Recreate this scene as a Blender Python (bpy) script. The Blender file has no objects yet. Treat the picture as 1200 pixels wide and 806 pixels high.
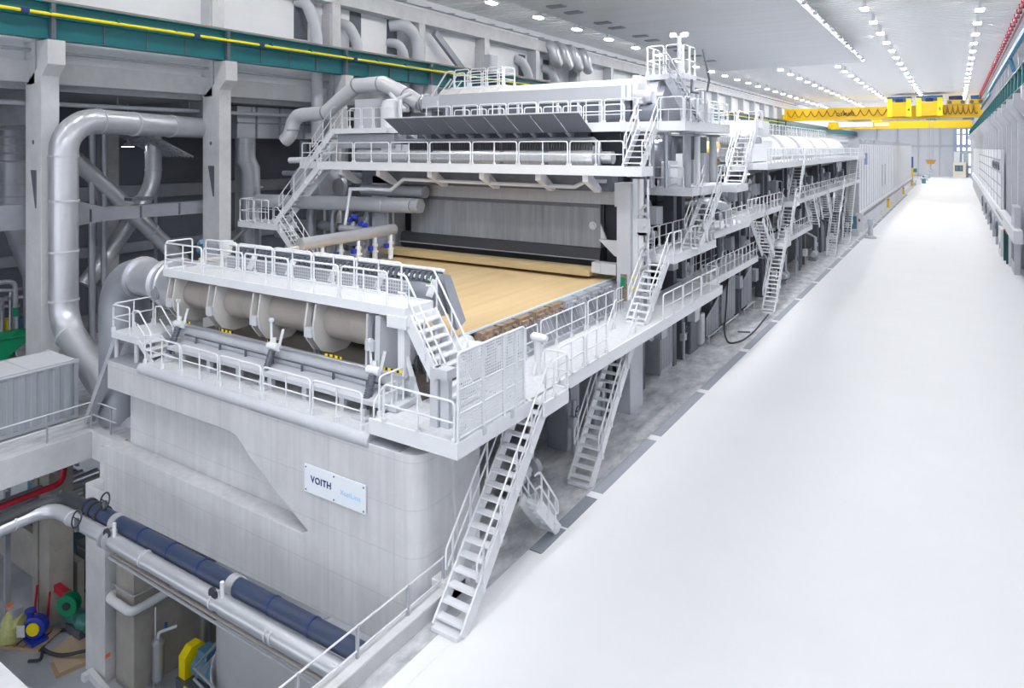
EXPO=0.8; WORLD=1.0; SPOTW=6000; LAMPE=86
import bpy, math, random
from mathutils import Vector, Matrix, Euler
random.seed(7)
SC = bpy.context.scene
COL = SC.collection
PI = math.pi
V = Vector

# ------------------------------------------------------------------ mesh builder
class M:
    def __init__(s):
        s.v = []; s.f = []; s.sm = []
    def add(s, vs, fs, smooth=False):
        o = len(s.v)
        s.v += [tuple(p) for p in vs]
        s.f += [tuple(i + o for i in f) for f in fs]
        s.sm += [smooth] * len(fs)
        return s
    def box(s, x0, x1, y0, y1, z0, z1):
        return s.add([(x, y, z) for x in (x0, x1) for y in (y0, y1) for z in (z0, z1)],
                     [(0, 1, 3, 2), (4, 6, 7, 5), (0, 4, 5, 1), (2, 3, 7, 6), (0, 2, 6, 4), (1, 5, 7, 3)])
    def beam(s, p, q, w, h, up=(0, 0, 1)):
        p = V(p); q = V(q); d = (q - p).normalized(); u = V(up)
        if abs(d.dot(u)) > .99: u = V((0, 1, 0))
        r = d.cross(u).normalized() * w / 2; t = r.cross(d).normalized() * h / 2
        vs = [a + i * r + j * t for a in (p, q) for i in (-1, 1) for j in (-1, 1)]
        return s.add(vs, [(0, 1, 3, 2), (4, 6, 7, 5), (0, 4, 5, 1), (2, 3, 7, 6), (0, 2, 6, 4), (1, 5, 7, 3)])
    def tube(s, pts, r, n=8, cap=True, closed=False):
        P = [V(p) for p in pts]; k = len(P); rings = []
        rr = r if isinstance(r, (list, tuple)) else [r] * k
        prev = None
        for i in range(k):
            a = P[i - 1] if (i or closed) else None
            b = P[(i + 1) % k] if (i < k - 1 or closed) else None
            d1 = (P[i] - a).normalized() if a is not None else None
            d2 = (b - P[i]).normalized() if b is not None else None
            if d1 is None: d1 = d2
            if d2 is None: d2 = d1
            t = (d1 + d2)
            t = t.normalized() if t.length > 1e-6 else d1
            sc = 1 / max(.35, t.dot(d1))
            if prev is None:
                u = V((0, 0, 1)) if abs(t.z) < .9 else V((1, 0, 0))
                e1 = t.cross(u).normalized()
            else:
                e1 = (prev - t * prev.dot(t)).normalized()
            prev = e1; e2 = t.cross(e1)
            bend = (d2 - d1); bn = bend.normalized() if bend.length > 1e-4 else None
            ring = []
            for j in range(n):
                o = (math.cos(2 * PI * j / n) * e1 + math.sin(2 * PI * j / n) * e2) * rr[i]
                if bn is not None: o = o + bn * o.dot(bn) * (sc - 1)
                ring.append(P[i] + o)
            rings.append(ring)
        vs = [p for g in rings for p in g]; fs = []
        m = k if closed else k - 1
        for i in range(m):
            for j in range(n):
                fs.append((i * n + j, i * n + (j + 1) % n, ((i + 1) % k) * n + (j + 1) % n, ((i + 1) % k) * n + j))
        s.add(vs, fs, True)
        if cap and not closed:
            s.add(rings[0], [tuple(reversed(range(n)))]); s.add(rings[-1], [tuple(range(n))])
        return s
    def cyl(s, p, q, r, n=16, r2=None):
        return s.tube([p, q], [r, r if r2 is None else r2], n)
    def lathe(s, p, d, prof, n=24, cap=True):
        d = V(d).normalized(); p = V(p)
        # profile: (distance along d, radius); split rings keep flat steps sharp
        for i in range(len(prof) - 1):
            (a, ra), (b, rb) = prof[i], prof[i + 1]
            u = V((0, 0, 1)) if abs(d.z) < .9 else V((1, 0, 0))
            e1 = d.cross(u).normalized(); e2 = d.cross(e1)
            vs = []
            for (t, r) in ((a, ra), (b, rb)):
                for j in range(n):
                    vs.append(p + d * t + (math.cos(2 * PI * j / n) * e1 + math.sin(2 * PI * j / n) * e2) * max(r, 1e-4))
            s.add(vs, [(j, (j + 1) % n, n + (j + 1) % n, n + j) for j in range(n)], abs(b - a) > 1e-5)
        if cap:
            for (t, r), rev in ((prof[0], True), (prof[-1], False)):
                if r > 1e-3:
                    u = V((0, 0, 1)) if abs(d.z) < .9 else V((1, 0, 0))
                    e1 = d.cross(u).normalized(); e2 = d.cross(e1)
                    vs = [p + d * t + (math.cos(2 * PI * j / n) * e1 + math.sin(2 * PI * j / n) * e2) * r for j in range(n)]
                    s.add(vs, [tuple(reversed(range(n))) if rev else tuple(range(n))])
        return s
    def prism(s, poly, ax, a, b):
        def mk(u, v, t):
            return (t, u, v) if ax == 'x' else ((u, t, v) if ax == 'y' else (u, v, t))
        n = len(poly)
        vs = [mk(u, v, a) for u, v in poly] + [mk(u, v, b) for u, v in poly]
        return s.add(vs, [tuple(reversed(range(n))), tuple(range(n, 2 * n))] +
                     [(i, (i + 1) % n, n + (i + 1) % n, n + i) for i in range(n)])
    def quad(s, a, b, c, d):
        return s.add([a, b, c, d], [(0, 1, 2, 3)])
    def build(s, name, mat, parent=None, bevel=0, loc=None):
        me = bpy.data.meshes.new(name)
        me.from_pydata(s.v, [], s.f); me.validate()
        if len(me.polygons) == len(s.sm):
            me.polygons.foreach_set('use_smooth', s.sm)
        me.update()
        import bmesh
        bm = bmesh.new(); bm.from_mesh(me)
        bmesh.ops.recalc_face_normals(bm, faces=bm.faces); bm.to_mesh(me); bm.free()
        me.materials.append(mat)
        o = bpy.data.objects.new(name, me); COL.objects.link(o)
        if loc: o.location = loc
        if parent is not None:
            o.parent = parent
            if not loc: o.matrix_parent_inverse = parent_inv(parent)
        if bevel:
            b = o.modifiers.new('bevel', 'BEVEL'); b.width = bevel; b.segments = 2; b.limit_method = 'ANGLE'
        return o

def parent_inv(p):
    return (Matrix.Translation(p.location) @ p.rotation_euler.to_matrix().to_4x4()).inverted()

def tag(o, label, cat, group=None, kind=None):
    if label: o['label'] = label
    if cat: o['category'] = cat
    if group: o['group'] = group
    if kind: o['kind'] = kind
    return o
def thing(name, label, cat, loc=(0, 0, 0), rz=0, group=None):
    o = bpy.data.objects.new(name, None); COL.objects.link(o)
    o.empty_display_size = .3
    o.location = loc; o.rotation_euler = (0, 0, rz)
    return tag(o, label, cat, group)
def struct(o, label=None, cat=None):
    return tag(o, label, cat, None, 'structure')
def kids(o): return [c for c in bpy.data.objects if c.parent is o]
def dup(root, loc, label=None, group=None, rz=None):
    r = root.copy(); COL.objects.link(r); r.location = loc
    if rz is not None: r.rotation_euler = (0, 0, rz)
    if label: r['label'] = label
    if group: r['group'] = group
    for ch in list(root.children):
        c = ch.copy(); COL.objects.link(c); c.parent = r; c.matrix_parent_inverse = ch.matrix_parent_inverse.copy()
        for g in list(ch.children):
            d = g.copy(); COL.objects.link(d); d.parent = c; d.matrix_parent_inverse = g.matrix_parent_inverse.copy()
    return r

def fillet(pts, r, n=4):
    P = [V(p) for p in pts]; out = [P[0]]
    for i in range(1, len(P) - 1):
        a, b, c = P[i - 1], P[i], P[i + 1]
        d1 = (a - b); d2 = (c - b)
        k = min(r, d1.length * .49, d2.length * .49)
        s = b + d1.normalized() * k; e = b + d2.normalized() * k
        for j in range(n + 1):
            t = j / n
            out.append(s * (1 - t) ** 2 + b * 2 * t * (1 - t) + e * t ** 2)
    out.append(P[-1]); return out
def arc(c, r, a0, a1, ax, n=10):
    # points on an arc in the plane normal to ax
    out = []
    for i in range(n + 1):
        t = a0 + (a1 - a0) * i / n; u, w = r * math.cos(t), r * math.sin(t)
        out.append({'x': (c[0], c[1] + u, c[2] + w), 'y': (c[0] + u, c[1], c[2] + w), 'z': (c[0] + u, c[1] + w, c[2])}[ax])
    return out

# ------------------------------------------------------------------ materials
MATS = {}
def mat(name, col, rough=.5, metal=0, noise=0, scale=3, col2=None, bump=0, spec=.5, detail=6, stretch=None, emit=None, wave=None):
    m = bpy.data.materials.new(name); m.use_nodes = True; MATS[name] = m
    nt = m.node_tree; N = nt.nodes; L = nt.links; b = N['Principled BSDF']
    c = (*col, 1)
    b.inputs['Base Color'].default_value = c; b.inputs['Roughness'].default_value = rough
    b.inputs['Metallic'].default_value = metal; b.inputs['Specular IOR Level'].default_value = spec
    if emit:
        b.inputs['Emission Color'].default_value = (*col, 1); b.inputs['Emission Strength'].default_value = emit
    if noise or bump:
        tc = N.new('ShaderNodeTexCoord'); mp = N.new('ShaderNodeMapping'); L.new(tc.outputs['Object'], mp.inputs['Vector'])
        if stretch: mp.inputs['Scale'].default_value = stretch
        nz = N.new('ShaderNodeTexNoise'); nz.inputs['Scale'].default_value = scale; nz.inputs['Detail'].default_value = detail
        nz.inputs['Roughness'].default_value = .65
        L.new(mp.outputs['Vector'], nz.inputs['Vector'])
        if noise:
            rp = N.new('ShaderNodeValToRGB')
            rp.color_ramp.elements[0].position = .5 - .22; rp.color_ramp.elements[1].position = .5 + .22
            d = col2 if col2 else tuple(x * (1 - noise) for x in col)
            rp.color_ramp.elements[0].color = (*d, 1); rp.color_ramp.elements[1].color = c
            L.new(nz.outputs['Fac'], rp.inputs['Fac']); L.new(rp.outputs['Color'], b.inputs['Base Color'])
        if bump:
            bp = N.new('ShaderNodeBump'); bp.inputs['Strength'].default_value = bump; bp.inputs['Distance'].default_value = .02
            L.new(nz.outputs['Fac'], bp.inputs['Height']); L.new(bp.outputs['Normal'], b.inputs['Normal'])
    return m

WHITE = mat('white_paint', (.74, .76, .80), .4, noise=.05, scale=2)
WHITE2 = mat('white_deck', (.66, .68, .715), .6, noise=.2, scale=9)
LGREY = mat('light_grey_paint', (.56, .58, .63), .45, noise=.1, scale=1.5)
MGREY = mat('mid_grey_paint', (.34, .36, .41), .5, noise=.15, scale=1.2)
DGREY = mat('dark_grey_steel', (.13, .145, .18), .5, noise=.25, scale=2)
BLACK = mat('black_rubber', (.03, .033, .042), .5)
SHEET = mat('insulation_sheet', (.62, .64, .69), .32, metal=.55, noise=.12, scale=.8)
SHEETD = mat('dull_sheet_metal', (.42, .44, .50), .4, metal=.5, noise=.2, scale=.8)
STEEL = mat('stainless_steel', (.60, .62, .67), .28, metal=.8, noise=.15, scale=1.5)
GALV = mat('galvanised_steel', (.50, .52, .57), .45, metal=.4, noise=.15, scale=4)
CONC = mat('concrete', (.68, .69, .715), .85, noise=.2, scale=.9, bump=.25, detail=10)
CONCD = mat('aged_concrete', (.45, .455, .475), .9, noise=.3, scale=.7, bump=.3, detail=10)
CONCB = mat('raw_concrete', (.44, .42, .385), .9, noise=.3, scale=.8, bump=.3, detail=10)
WALLW = mat('white_wall_panel', (.78, .80, .845), .5, noise=.04, scale=.3)
CEIL = mat('white_ceiling', (.88, .89, .915), .6)
CEILG = mat('grey_ceiling_soffit', (.86, .875, .90), .7, noise=.08, scale=.25, stretch=(.4, 3, 1))
FLOOR = mat('white_floor_coating', (.80, .815, .84), .42, noise=.03, scale=.25, spec=.18)
FLOORD = mat('worn_concrete_floor', (.78, .79, .81), .45, noise=.5, scale=1.1, detail=14, col2=(.24, .26, .30), stretch=(1.5, .7, 1))
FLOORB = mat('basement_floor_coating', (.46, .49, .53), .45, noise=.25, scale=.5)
GROOVE = mat('grey_channel_cover', (.33, .36, .41), .6, noise=.15, scale=6)
GRATE = mat('channel_grating', (.28, .31, .36), .5, noise=.4, scale=30)
GREENB = mat('green_crane_beam', (.0, .155, .185), .4, noise=.15, scale=.6)
YEL = mat('crane_yellow', (.88, .56, .0), .4, noise=.06, scale=.6)
YEL2 = mat('signal_yellow', (.95, .78, .0), .4)
YELP = mat('yellow_plastic', (.55, .56, .20), .3, noise=.3, scale=6)
BLUE = mat('hoist_blue', (.03, .14, .38), .4, noise=.1)
BLUEP = mat('blue_coated_pipe', (.032, .05, .105), .38, noise=.15, scale=1)
BLUEC = mat('cobalt_blue', (.02, .05, .42), .35)
BLUEM = mat('motor_blue_grey', (.09, .22, .33), .4, noise=.1)
GREEN = mat('bright_green_paint', (.0, .27, .12), .45, noise=.1)
TEAL = mat('teal_plastic_sheet', (.08, .33, .28), .4, noise=.3, scale=8)
DKGREEN = mat('dark_green_door', (.015, .09, .095), .4)
RED = mat('red_pipe_paint', (.52, .015, .035), .4)
REDP = mat('sprinkler_red', (.50, .20, .23), .5)
PIPEB = mat('cable_tray_blue', (.05, .20, .35), .5)
ORANGE = mat('orange_plastic', (.85, .20, .03), .45)
PURPLE = mat('purple_tag', (.16, .03, .30), .5)
WOOD = mat('pallet_wood', (.50, .36, .22), .75, noise=.3, scale=6, stretch=(1, 8, 1))
PLYW = mat('plywood', (.62, .48, .33), .7, noise=.12, scale=3, stretch=(1, 6, 1))
BROWN = mat('warm_grey_roll', (.42, .385, .355), .38, metal=.25, noise=.12, scale=1.5)
BROWN2 = mat('warm_grey_plate', (.60, .59, .58), .45, metal=.05, noise=.12, scale=1.5)
BEIGE = mat('beige_lip', (.50, .385, .215), .5, noise=.12, scale=1.2, stretch=(.2, 3, 3))
RUSTY = mat('stock_stained_steel', (.42, .31, .22), .7, noise=.6, scale=5, col2=(.12, .085, .06))
FELT = mat('felt_yellow', (.72, .56, .26), .6, noise=.08, scale=1)
CONT = mat('container_grey', (.36, .385, .43), .5, noise=.06, scale=1.5)
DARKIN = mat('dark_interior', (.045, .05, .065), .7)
LAMP = mat('lamp_diffuser', (1, .985, .97), .5, emit=LAMPE)
LAMPS = mat('small_lamp_diffuser', (1, .99, .98), .5, emit=18)
GLASSW = mat('daylit_window', (.75, .86, 1.0), .3, emit=2.2)
SIGNW = mat('sign_white', (.80, .86, .93), .3)
NAVY = mat('sign_navy', (.012, .03, .15), .4)
SKYB = mat('sign_light_blue', (.30, .58, .88), .4)
INK = mat('dark_lettering', (.06, .055, .03), .5)

def formwork():
    # cast concrete: board joints, tie holes left as faint marks, vertical run-off streaks
    m = mat('formed_concrete', (.66, .67, .695), .85, noise=.16, scale=.7, bump=.2, detail=12)
    nt = m.node_tree; N = nt.nodes; L = nt.links; b = N['Principled BSDF']
    src = b.inputs['Base Color'].links[0].from_socket
    tc = N.new('ShaderNodeTexCoord'); mp = N.new('ShaderNodeMapping'); mp.inputs['Scale'].default_value = (2.2, 2.2, .12)
    L.new(tc.outputs['Object'], mp.inputs['Vector']); nz = N.new('ShaderNodeTexNoise'); nz.inputs['Scale'].default_value = 2; nz.inputs['Detail'].default_value = 8
    L.new(mp.outputs['Vector'], nz.inputs['Vector']); rp = N.new('ShaderNodeValToRGB'); rp.color_ramp.elements[0].position = .42; rp.color_ramp.elements[1].position = .62
    rp.color_ramp.elements[0].color = (.74, .74, .75, 1); rp.color_ramp.elements[1].color = (1, 1, 1, 1); L.new(nz.outputs['Fac'], rp.inputs['Fac'])
    mx = N.new('ShaderNodeMix'); mx.data_type = 'RGBA'; mx.blend_type = 'MULTIPLY'; mx.inputs[0].default_value = .28
    L.new(src, mx.inputs[6]); L.new(rp.outputs['Color'], mx.inputs[7])
    sp = N.new('ShaderNodeSeparateXYZ'); L.new(tc.outputs['Object'], sp.inputs[0]); last = None
    for ax, k in (('X', .4), ('Z', .8)):
        a = N.new('ShaderNodeMath'); a.operation = 'MULTIPLY'; a.inputs[1].default_value = k; L.new(sp.outputs[ax], a.inputs[0])
        f = N.new('ShaderNodeMath'); f.operation = 'FRACT'; L.new(a.outputs[0], f.inputs[0])
        g = N.new('ShaderNodeMath'); g.operation = 'LESS_THAN'; g.inputs[1].default_value = .012 if ax == 'X' else .03; L.new(f.outputs[0], g.inputs[0])
        if last is None: last = g
        else:
            q = N.new('ShaderNodeMath'); q.operation = 'MAXIMUM'; L.new(last.outputs[0], q.inputs[0]); L.new(g.outputs[0], q.inputs[1]); last = q
    m2 = N.new('ShaderNodeMix'); m2.data_type = 'RGBA'; m2.blend_type = 'MULTIPLY'; m2.inputs[7].default_value = (.90, .90, .91, 1)
    L.new(last.outputs[0], m2.inputs[0]); L.new(mx.outputs[2], m2.inputs[6]); L.new(m2.outputs[2], b.inputs['Base Color'])
    return m
CONCF = formwork()
def wire_material():
    # forming fabric: beige with faint streaks in the running direction
    m = mat('forming_fabric', (.70, .53, .30), .45, noise=.25, scale=.8, stretch=(3, .22, 1), col2=(.56, .41, .215), detail=8)
    return m
WIRE = wire_material()
def ribbed(name, col, rough, axis, freq, depth=.3, metal=0, strength=.5):
    m = mat(name, col, rough, metal, noise=.06, scale=.5)
    nt = m.node_tree; N = nt.nodes; L = nt.links; b = N['Principled BSDF']
    tc = N.new('ShaderNodeTexCoord'); w = N.new('ShaderNodeTexWave'); w.wave_type = 'BANDS'; w.bands_direction = axis
    w.inputs['Scale'].default_value = freq
    L.new(tc.outputs['Object'], w.inputs['Vector'])
    bp = N.new('ShaderNodeBump'); bp.inputs['Strength'].default_value = strength; bp.inputs['Distance'].default_value = depth * .1
    L.new(w.outputs['Fac'], bp.inputs['Height']); L.new(bp.outputs['Normal'], b.inputs['Normal'])
    return m
PLATEV = mat('brushed_former_plate', (.30, .33, .39), .45, .2, noise=.45, scale=1.6, stretch=(2.5, 1, .12), detail=10)
CLADV = ribbed('ribbed_cladding', (.68, .70, .74), .5, 'Y', 1.2, .4)
PANELH = ribbed('white_wall_cladding', (.88, .89, .92), .5, 'Z', .55, .08, 0, .25)

def perforated():
    m = mat('perforated_sheet', (.76, .78, .82), .45)
    nt = m.node_tree; N = nt.nodes; L = nt.links; b = N['Principled BSDF']
    tc = N.new('ShaderNodeTexCoord'); mp = N.new('ShaderNodeMapping'); L.new(tc.outputs['Object'], mp.inputs['Vector'])
    mp.inputs['Scale'].default_value = (0, 12, 12)
    vo = N.new('ShaderNodeTexVoronoi'); vo.inputs['Scale'].default_value = 1; vo.inputs['Randomness'].default_value = 0
    L.new(mp.outputs['Vector'], vo.inputs['Vector'])
    lt = N.new('ShaderNodeMath'); lt.operation = 'GREATER_THAN'; lt.inputs[1].default_value = .33
    L.new(vo.outputs['Distance'], lt.inputs[0]); L.new(lt.outputs[0], b.inputs['Alpha'])
    return m
PERF = perforated()
def mesh_screen():
    m = mat('wire_mesh_screen', (.70, .72, .76), .5)
    nt = m.node_tree; N = nt.nodes; L = nt.links; b = N['Principled BSDF']
    tc = N.new('ShaderNodeTexCoord'); sp = N.new('ShaderNodeSeparateXYZ'); L.new(tc.outputs['Object'], sp.inputs[0])
    outs = []
    for a in ('X', 'Z'):
        k = N.new('ShaderNodeMath'); k.operation = 'MULTIPLY'; k.inputs[1].default_value = 9; L.new(sp.outputs[a], k.inputs[0])
        fr = N.new('ShaderNodeMath'); fr.operation = 'FRACT'; L.new(k.outputs[0], fr.inputs[0])
        g = N.new('ShaderNodeMath'); g.operation = 'LESS_THAN'; g.inputs[1].default_value = .16; L.new(fr.outputs[0], g.inputs[0]); outs.append(g)
    mx = N.new('ShaderNodeMath'); mx.operation = 'MAXIMUM'; L.new(outs[0].outputs[0], mx.inputs[0]); L.new(outs[1].outputs[0], mx.inputs[1])
    L.new(mx.outputs[0], b.inputs['Alpha'])
    return m
MESHW = mesh_screen()
def hazard():
    m = mat('hazard_stripes', (.95, .68, .0), .45)
    nt = m.node_tree; N = nt.nodes; L = nt.links; b = N['Principled BSDF']
    tc = N.new('ShaderNodeTexCoord'); sp = N.new('ShaderNodeSeparateXYZ'); L.new(tc.outputs['Object'], sp.inputs[0])
    a = N.new('ShaderNodeMath'); a.operation = 'ADD'; L.new(sp.outputs['X'], a.inputs[0]); L.new(sp.outputs['Y'], a.inputs[1])
    k = N.new('ShaderNodeMath'); k.operation = 'MULTIPLY'; k.inputs[1].default_value = 4.5; L.new(a.outputs[0], k.inputs[0])
    fr = N.new('ShaderNodeMath'); fr.operation = 'FRACT'; L.new(k.outputs[0], fr.inputs[0])
    rp = N.new('ShaderNodeValToRGB'); rp.color_ramp.interpolation = 'CONSTANT'
    rp.color_ramp.elements[0].color = (.02, .02, .02, 1); rp.color_ramp.elements[1].color = (.95, .68, .0, 1); rp.color_ramp.elements[1].position = .45
    L.new(fr.outputs[0], rp.inputs['Fac']); L.new(rp.outputs['Color'], b.inputs['Base Color'])
    return m
HAZ = hazard()

# ------------------------------------------------------------------ railings, walkways, stairs
RR = .032
def rail_mesh(p, q, h=1.08, mids=1, gap=.06, foot=True, r=RR, n=6, midrails=1):
    p = V(p); q = V(q); d = (q - p); Lh = d.length; d.normalize(); up = V((0, 0, 1))
    a = p + d * gap; b = q - d * gap; m = M()
    m.tube(fillet([a, a + up * h, b + up * h, b], .13, 3), r, n)
    for k in range(1, midrails + 1):
        z = up * h * k / (midrails + 1); m.tube([a + z, b + z], r * .85, 5)
    for i in range(1, mids + 1):
        c = a + (b - a) * i / (mids + 1); m.tube([c, c + up * h], r * .9, n)
    if foot:
        for i in range(mids + 2):
            c = a + (b - a) * i / (mids + 1)
            m.box(c.x - .05, c.x + .05, c.y - .05, c.y + .05, c.z - .02, c.z + .16)
    return m
def rails(parent, pts, h=1.08, plen=2.4, mat_=None, midrails=1, foot=True, mids=1, r=RR):
    for p, q in zip(pts[:-1], pts[1:]):
        p = V(p); q = V(q); n = max(1, round((q - p).length / plen))
        for i in range(n):
            a = p + (q - p) * i / n; b = p + (q - p) * (i + 1) / n
            rail_mesh(a, b, h, mids if (b - a).length > 1.3 else 0, midrails=midrails, foot=foot, r=r).build('railing_panel', mat_ or WHITE, parent)
def walkway(name, label, boxes, railsets=(), edge=.26, cat='walkway', deckmat=None, plen=2.4, group=None, h=1.08, r=RR):
    """boxes: list of (x0,x1,y0,y1,ztop)"""
    x0, x1, y0, y1, z = boxes[0]
    t = thing(name, label, cat, ((x0 + x1) / 2, (y0 + y1) / 2, z), group=group)
    for (x0, x1, y0, y1, z) in boxes:
        M().box(x0 + .05, x1 - .05, y0 + .05, y1 - .05, z - .06, z).build('deck', deckmat or WHITE2, t)
        e = M(); w = .07
        e.box(x0, x1, y0, y0 + w, z - edge, z + .05); e.box(x0, x1, y1 - w, y1, z - edge, z + .05)
        e.box(x0, x0 + w, y0 + w, y1 - w, z - edge, z + .05); e.box(x1 - w, x1, y0 + w, y1 - w, z - edge, z + .05)
        e.build('edge_beam', WHITE, t)
        k = M(); L = max(x1 - x0, y1 - y0); n = int(L / 1.5)
        for i in range(1, n):
            if x1 - x0 > y1 - y0:
                c = x0 + (x1 - x0) * i / n; k.box(c - .04, c + .04, y0 + w, y1 - w, z - edge * .8, z - .06)
            else:
                c = y0 + (y1 - y0) * i / n; k.box(x0 + w, x1 - w, c - .04, c + .04, z - edge * .8, z - .06)
        if n > 1: k.build('joist', LGREY, t)
    for pts in railsets:
        rails(t, pts, plen=plen, h=h, r=r)
    return t
def stair(name, label, foot, d, z0, z1, width=.85, slope=48, risers=None, railings=(1, 1), group=None, tread_d=.24, mat_=None, rh=1.0, base=True, over=.28):
    """foot: (x,y) centre of the lowest tread front; d: unit (dx,dy) of climb"""
    mt = mat_ or WHITE
    t = thing(name, label, 'stairs', (foot[0], foot[1], z0), group=group)
    run = (z1 - z0) / math.tan(math.radians(slope)); D = V((d[0], d[1], 0)); W = V((-d[1], d[0], 0)); F = V((foot[0], foot[1], 0))
    n = risers or max(2, round((z1 - z0) / .255))
    U = V((0, 0, 1)); sv = (D * run + U * (z1 - z0)); sd = sv.normalized()
    for s in (-1, 1):
        o = W * s * (width / 2)
        a = F + o + U * (z0 + .02); b = F + o + D * run + U * (z1 - .12)
        m = M(); m.beam(a, b, .06, .36); m.build('stringer', mt, t)
    for i in range(n):
        f = (i + .5) / n
        c = F + D * (run * f - .02) + U * (z0 + (z1 - z0) * (i + 1) / n - .02) if i < n - 1 else None
        if c is None: break
        m = M()
        pc = [c + D * a + W * b + U * e for a in (-tread_d / 2, tread_d / 2) for b in (-width / 2 + .03, width / 2 - .03) for e in (-.05, .0)]
        m.add(pc, [(0, 1, 3, 2), (4, 6, 7, 5), (0, 4, 5, 1), (2, 3, 7, 6), (0, 2, 6, 4), (1, 5, 7, 3)])
        m.build('tread', mt, t)
    if base:
        m = M(); c = F - D * .02 + U * (z0 + .06)
        pc = [c + D * a + W * b + U * e for a in (-.2, .2) for b in (-width / 2 + .03, width / 2 - .03) for e in (-.05, .04)]
        m.add(pc, [(0, 1, 3, 2), (4, 6, 7, 5), (0, 4, 5, 1), (2, 3, 7, 6), (0, 2, 6, 4), (1, 5, 7, 3)]); m.build('bottom_tread', mt, t)
    nrm = (U - sd * U.dot(sd)).normalized()
    for s, on in zip((-1, 1), railings):
        if not on: continue
        o = W * s * (width / 2 + .06)
        lo = F + o + D * run * .12 + U * (z0 + (z1 - z0) * .12)
        hi = F + o + D * run + U * z1
        m = M(); hh = U * (rh + .12)
        top = [lo + hh * .52, lo + hh, hi + hh + D * over * .2, hi + hh + D * over]
        m.tube(fillet([lo + hh * .52 + D * .12 + U * .12, lo + hh * .5 - D * .02, lo + hh * .98, hi + hh, hi + hh + D * over], .1, 3), RR, 6)
        m.tube([lo + hh * .52 + D * .1 + U * .11, hi + hh * .52, hi + hh * .52 + D * over], RR * .9, 6)
        k = max(2, round(sv.length / 1.7))
        for i in range(k + 1):
            p = lo + (hi - lo) * (i + .35) / (k + .6)
            m.beam(p - U * .08, p + hh, .05, .035, up=D)
            m.box(p.x - .05, p.x + .05, p.y - .05, p.y + .05, p.z - .12, p.z + .08)
        m.build('handrail', mt, t)
    return t
# ------------------------------------------------------------------ camera (architectural lens: level camera, lens shifted down)
cam = bpy.data.cameras.new('camera'); co = bpy.data.objects.new('camera', cam); COL.objects.link(co)
co.location = (0, 0, 12); co.rotation_euler = (PI / 2, 0, math.atan2(519.5, 806))
cam.sensor_width = 36; cam.lens = 806 / 1200 * 36; cam.shift_y = -(403 - 173.5) / 1200; cam.clip_start = .1; cam.clip_end = 900
SC.camera = co
SC.view_settings.view_transform = 'Standard'; SC.view_settings.look = 'None'; SC.view_settings.gamma = 1
SC.view_settings.use_curve_mapping = False; SC.view_settings.exposure = EXPO
SC.cycles.use_denoising = True
SC.cycles.max_bounces = 8; SC.cycles.diffuse_bounces = 5; SC.cycles.transparent_max_bounces = 12
SC.cycles.sample_clamp_indirect = 6
w = bpy.data.worlds.new('world'); SC.world = w; w.use_nodes = True
bg = w.node_tree.nodes['Background']; bg.inputs[0].default_value = (.90, .94, 1, 1); bg.inputs[1].default_value = WORLD

YEND = 352.0; YB = -46.0
# ------------------------------------------------------------------ floors
m = M(); m.box(-10.3, 7.5, YB, YEND, -.6, 0)
struct(m.build('floor', FLOOR))
m = M(); m.box(-31, -10.7, 15.3, YEND, -1.3, -.005); m.box(-11.5, -10.7, YB, 15.3, -1.3, -.005)
struct(m.build('floor_machine_strip', FLOORD))
m = M(); m.box(-52.5, -31.05, YB, YEND, -1.0, -.005); m.box(-31.05, -26, 15.2, 15.3, -1.3, -.005)
struct(m.build('floor_side_bay', FLOORD))
m = M(); m.box(-60, -11.5, -6, 40, -9.4, -9.0)
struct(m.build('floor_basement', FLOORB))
# grey channel covers set in the floor between machine and aisle
m = M(); y = 17.6; segs = [(17.6, 19.1, 1), (19.2, 21.35, 1), (21.75, 26.9, 0), (27.4, 33.4, 0)]
y = 33.9
while y < 205: segs.append((y, y + 7.6, 0)); y += 8.2
for a, b, g in segs:
    M().box(-10.72, -10.28, a, b, -.2, .004).build('trim_1', GRATE if g else GROOVE)
m = M(); m.box(-10.72, -10.28, YB, 17.55, -.5, .002); 
for a, b in [(19.1, 19.2), (21.35, 21.75), (26.9, 27.4)] + [(segs[i][1], segs[i + 1][0]) for i in range(3, len(segs) - 1)]: m.box(-10.72, -10.28, a, b, -.5, .002)
m.box(-10.72, -10.28, segs[-1][1], YEND, -.5, .002)
struct(m.build('floor_edge_strip', FLOOR))
for o in list(bpy.data.objects):
    if o.name.startswith('trim_1'): o['kind'] = 'structure'
# curb at the edge of the open pit
m = M(); m.box(-11.55, -11.2, YB, 15.25, -1.6, .42); m.box(-11.6, -11.15, YB, 15.25, .36, .45)
struct(m.build('trim_curb', CONC, bevel=.02))
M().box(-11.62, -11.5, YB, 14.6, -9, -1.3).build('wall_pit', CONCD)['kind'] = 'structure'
# slab edge beam on the far side of the pit
m = M(); m.box(-31.05, -30.65, YB, 15.2, -1.1, .06); m.box(-30.65, -28.6, 14.8, 15.2, -1.1, .06)
m.box(-29.5, -28.9, 14.55, 15.1, -2.6, -.2)
struct(m.build('trim_slab_edge', CONC, bevel=.02))
# basement shell
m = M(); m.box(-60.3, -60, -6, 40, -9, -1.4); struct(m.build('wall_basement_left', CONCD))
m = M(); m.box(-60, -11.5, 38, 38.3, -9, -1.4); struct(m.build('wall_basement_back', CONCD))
m = M(); m.box(-48, -33.6, 15.6, 15.9, -9, -6.9); struct(m.build('wall_basement_low', CONCB))
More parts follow.
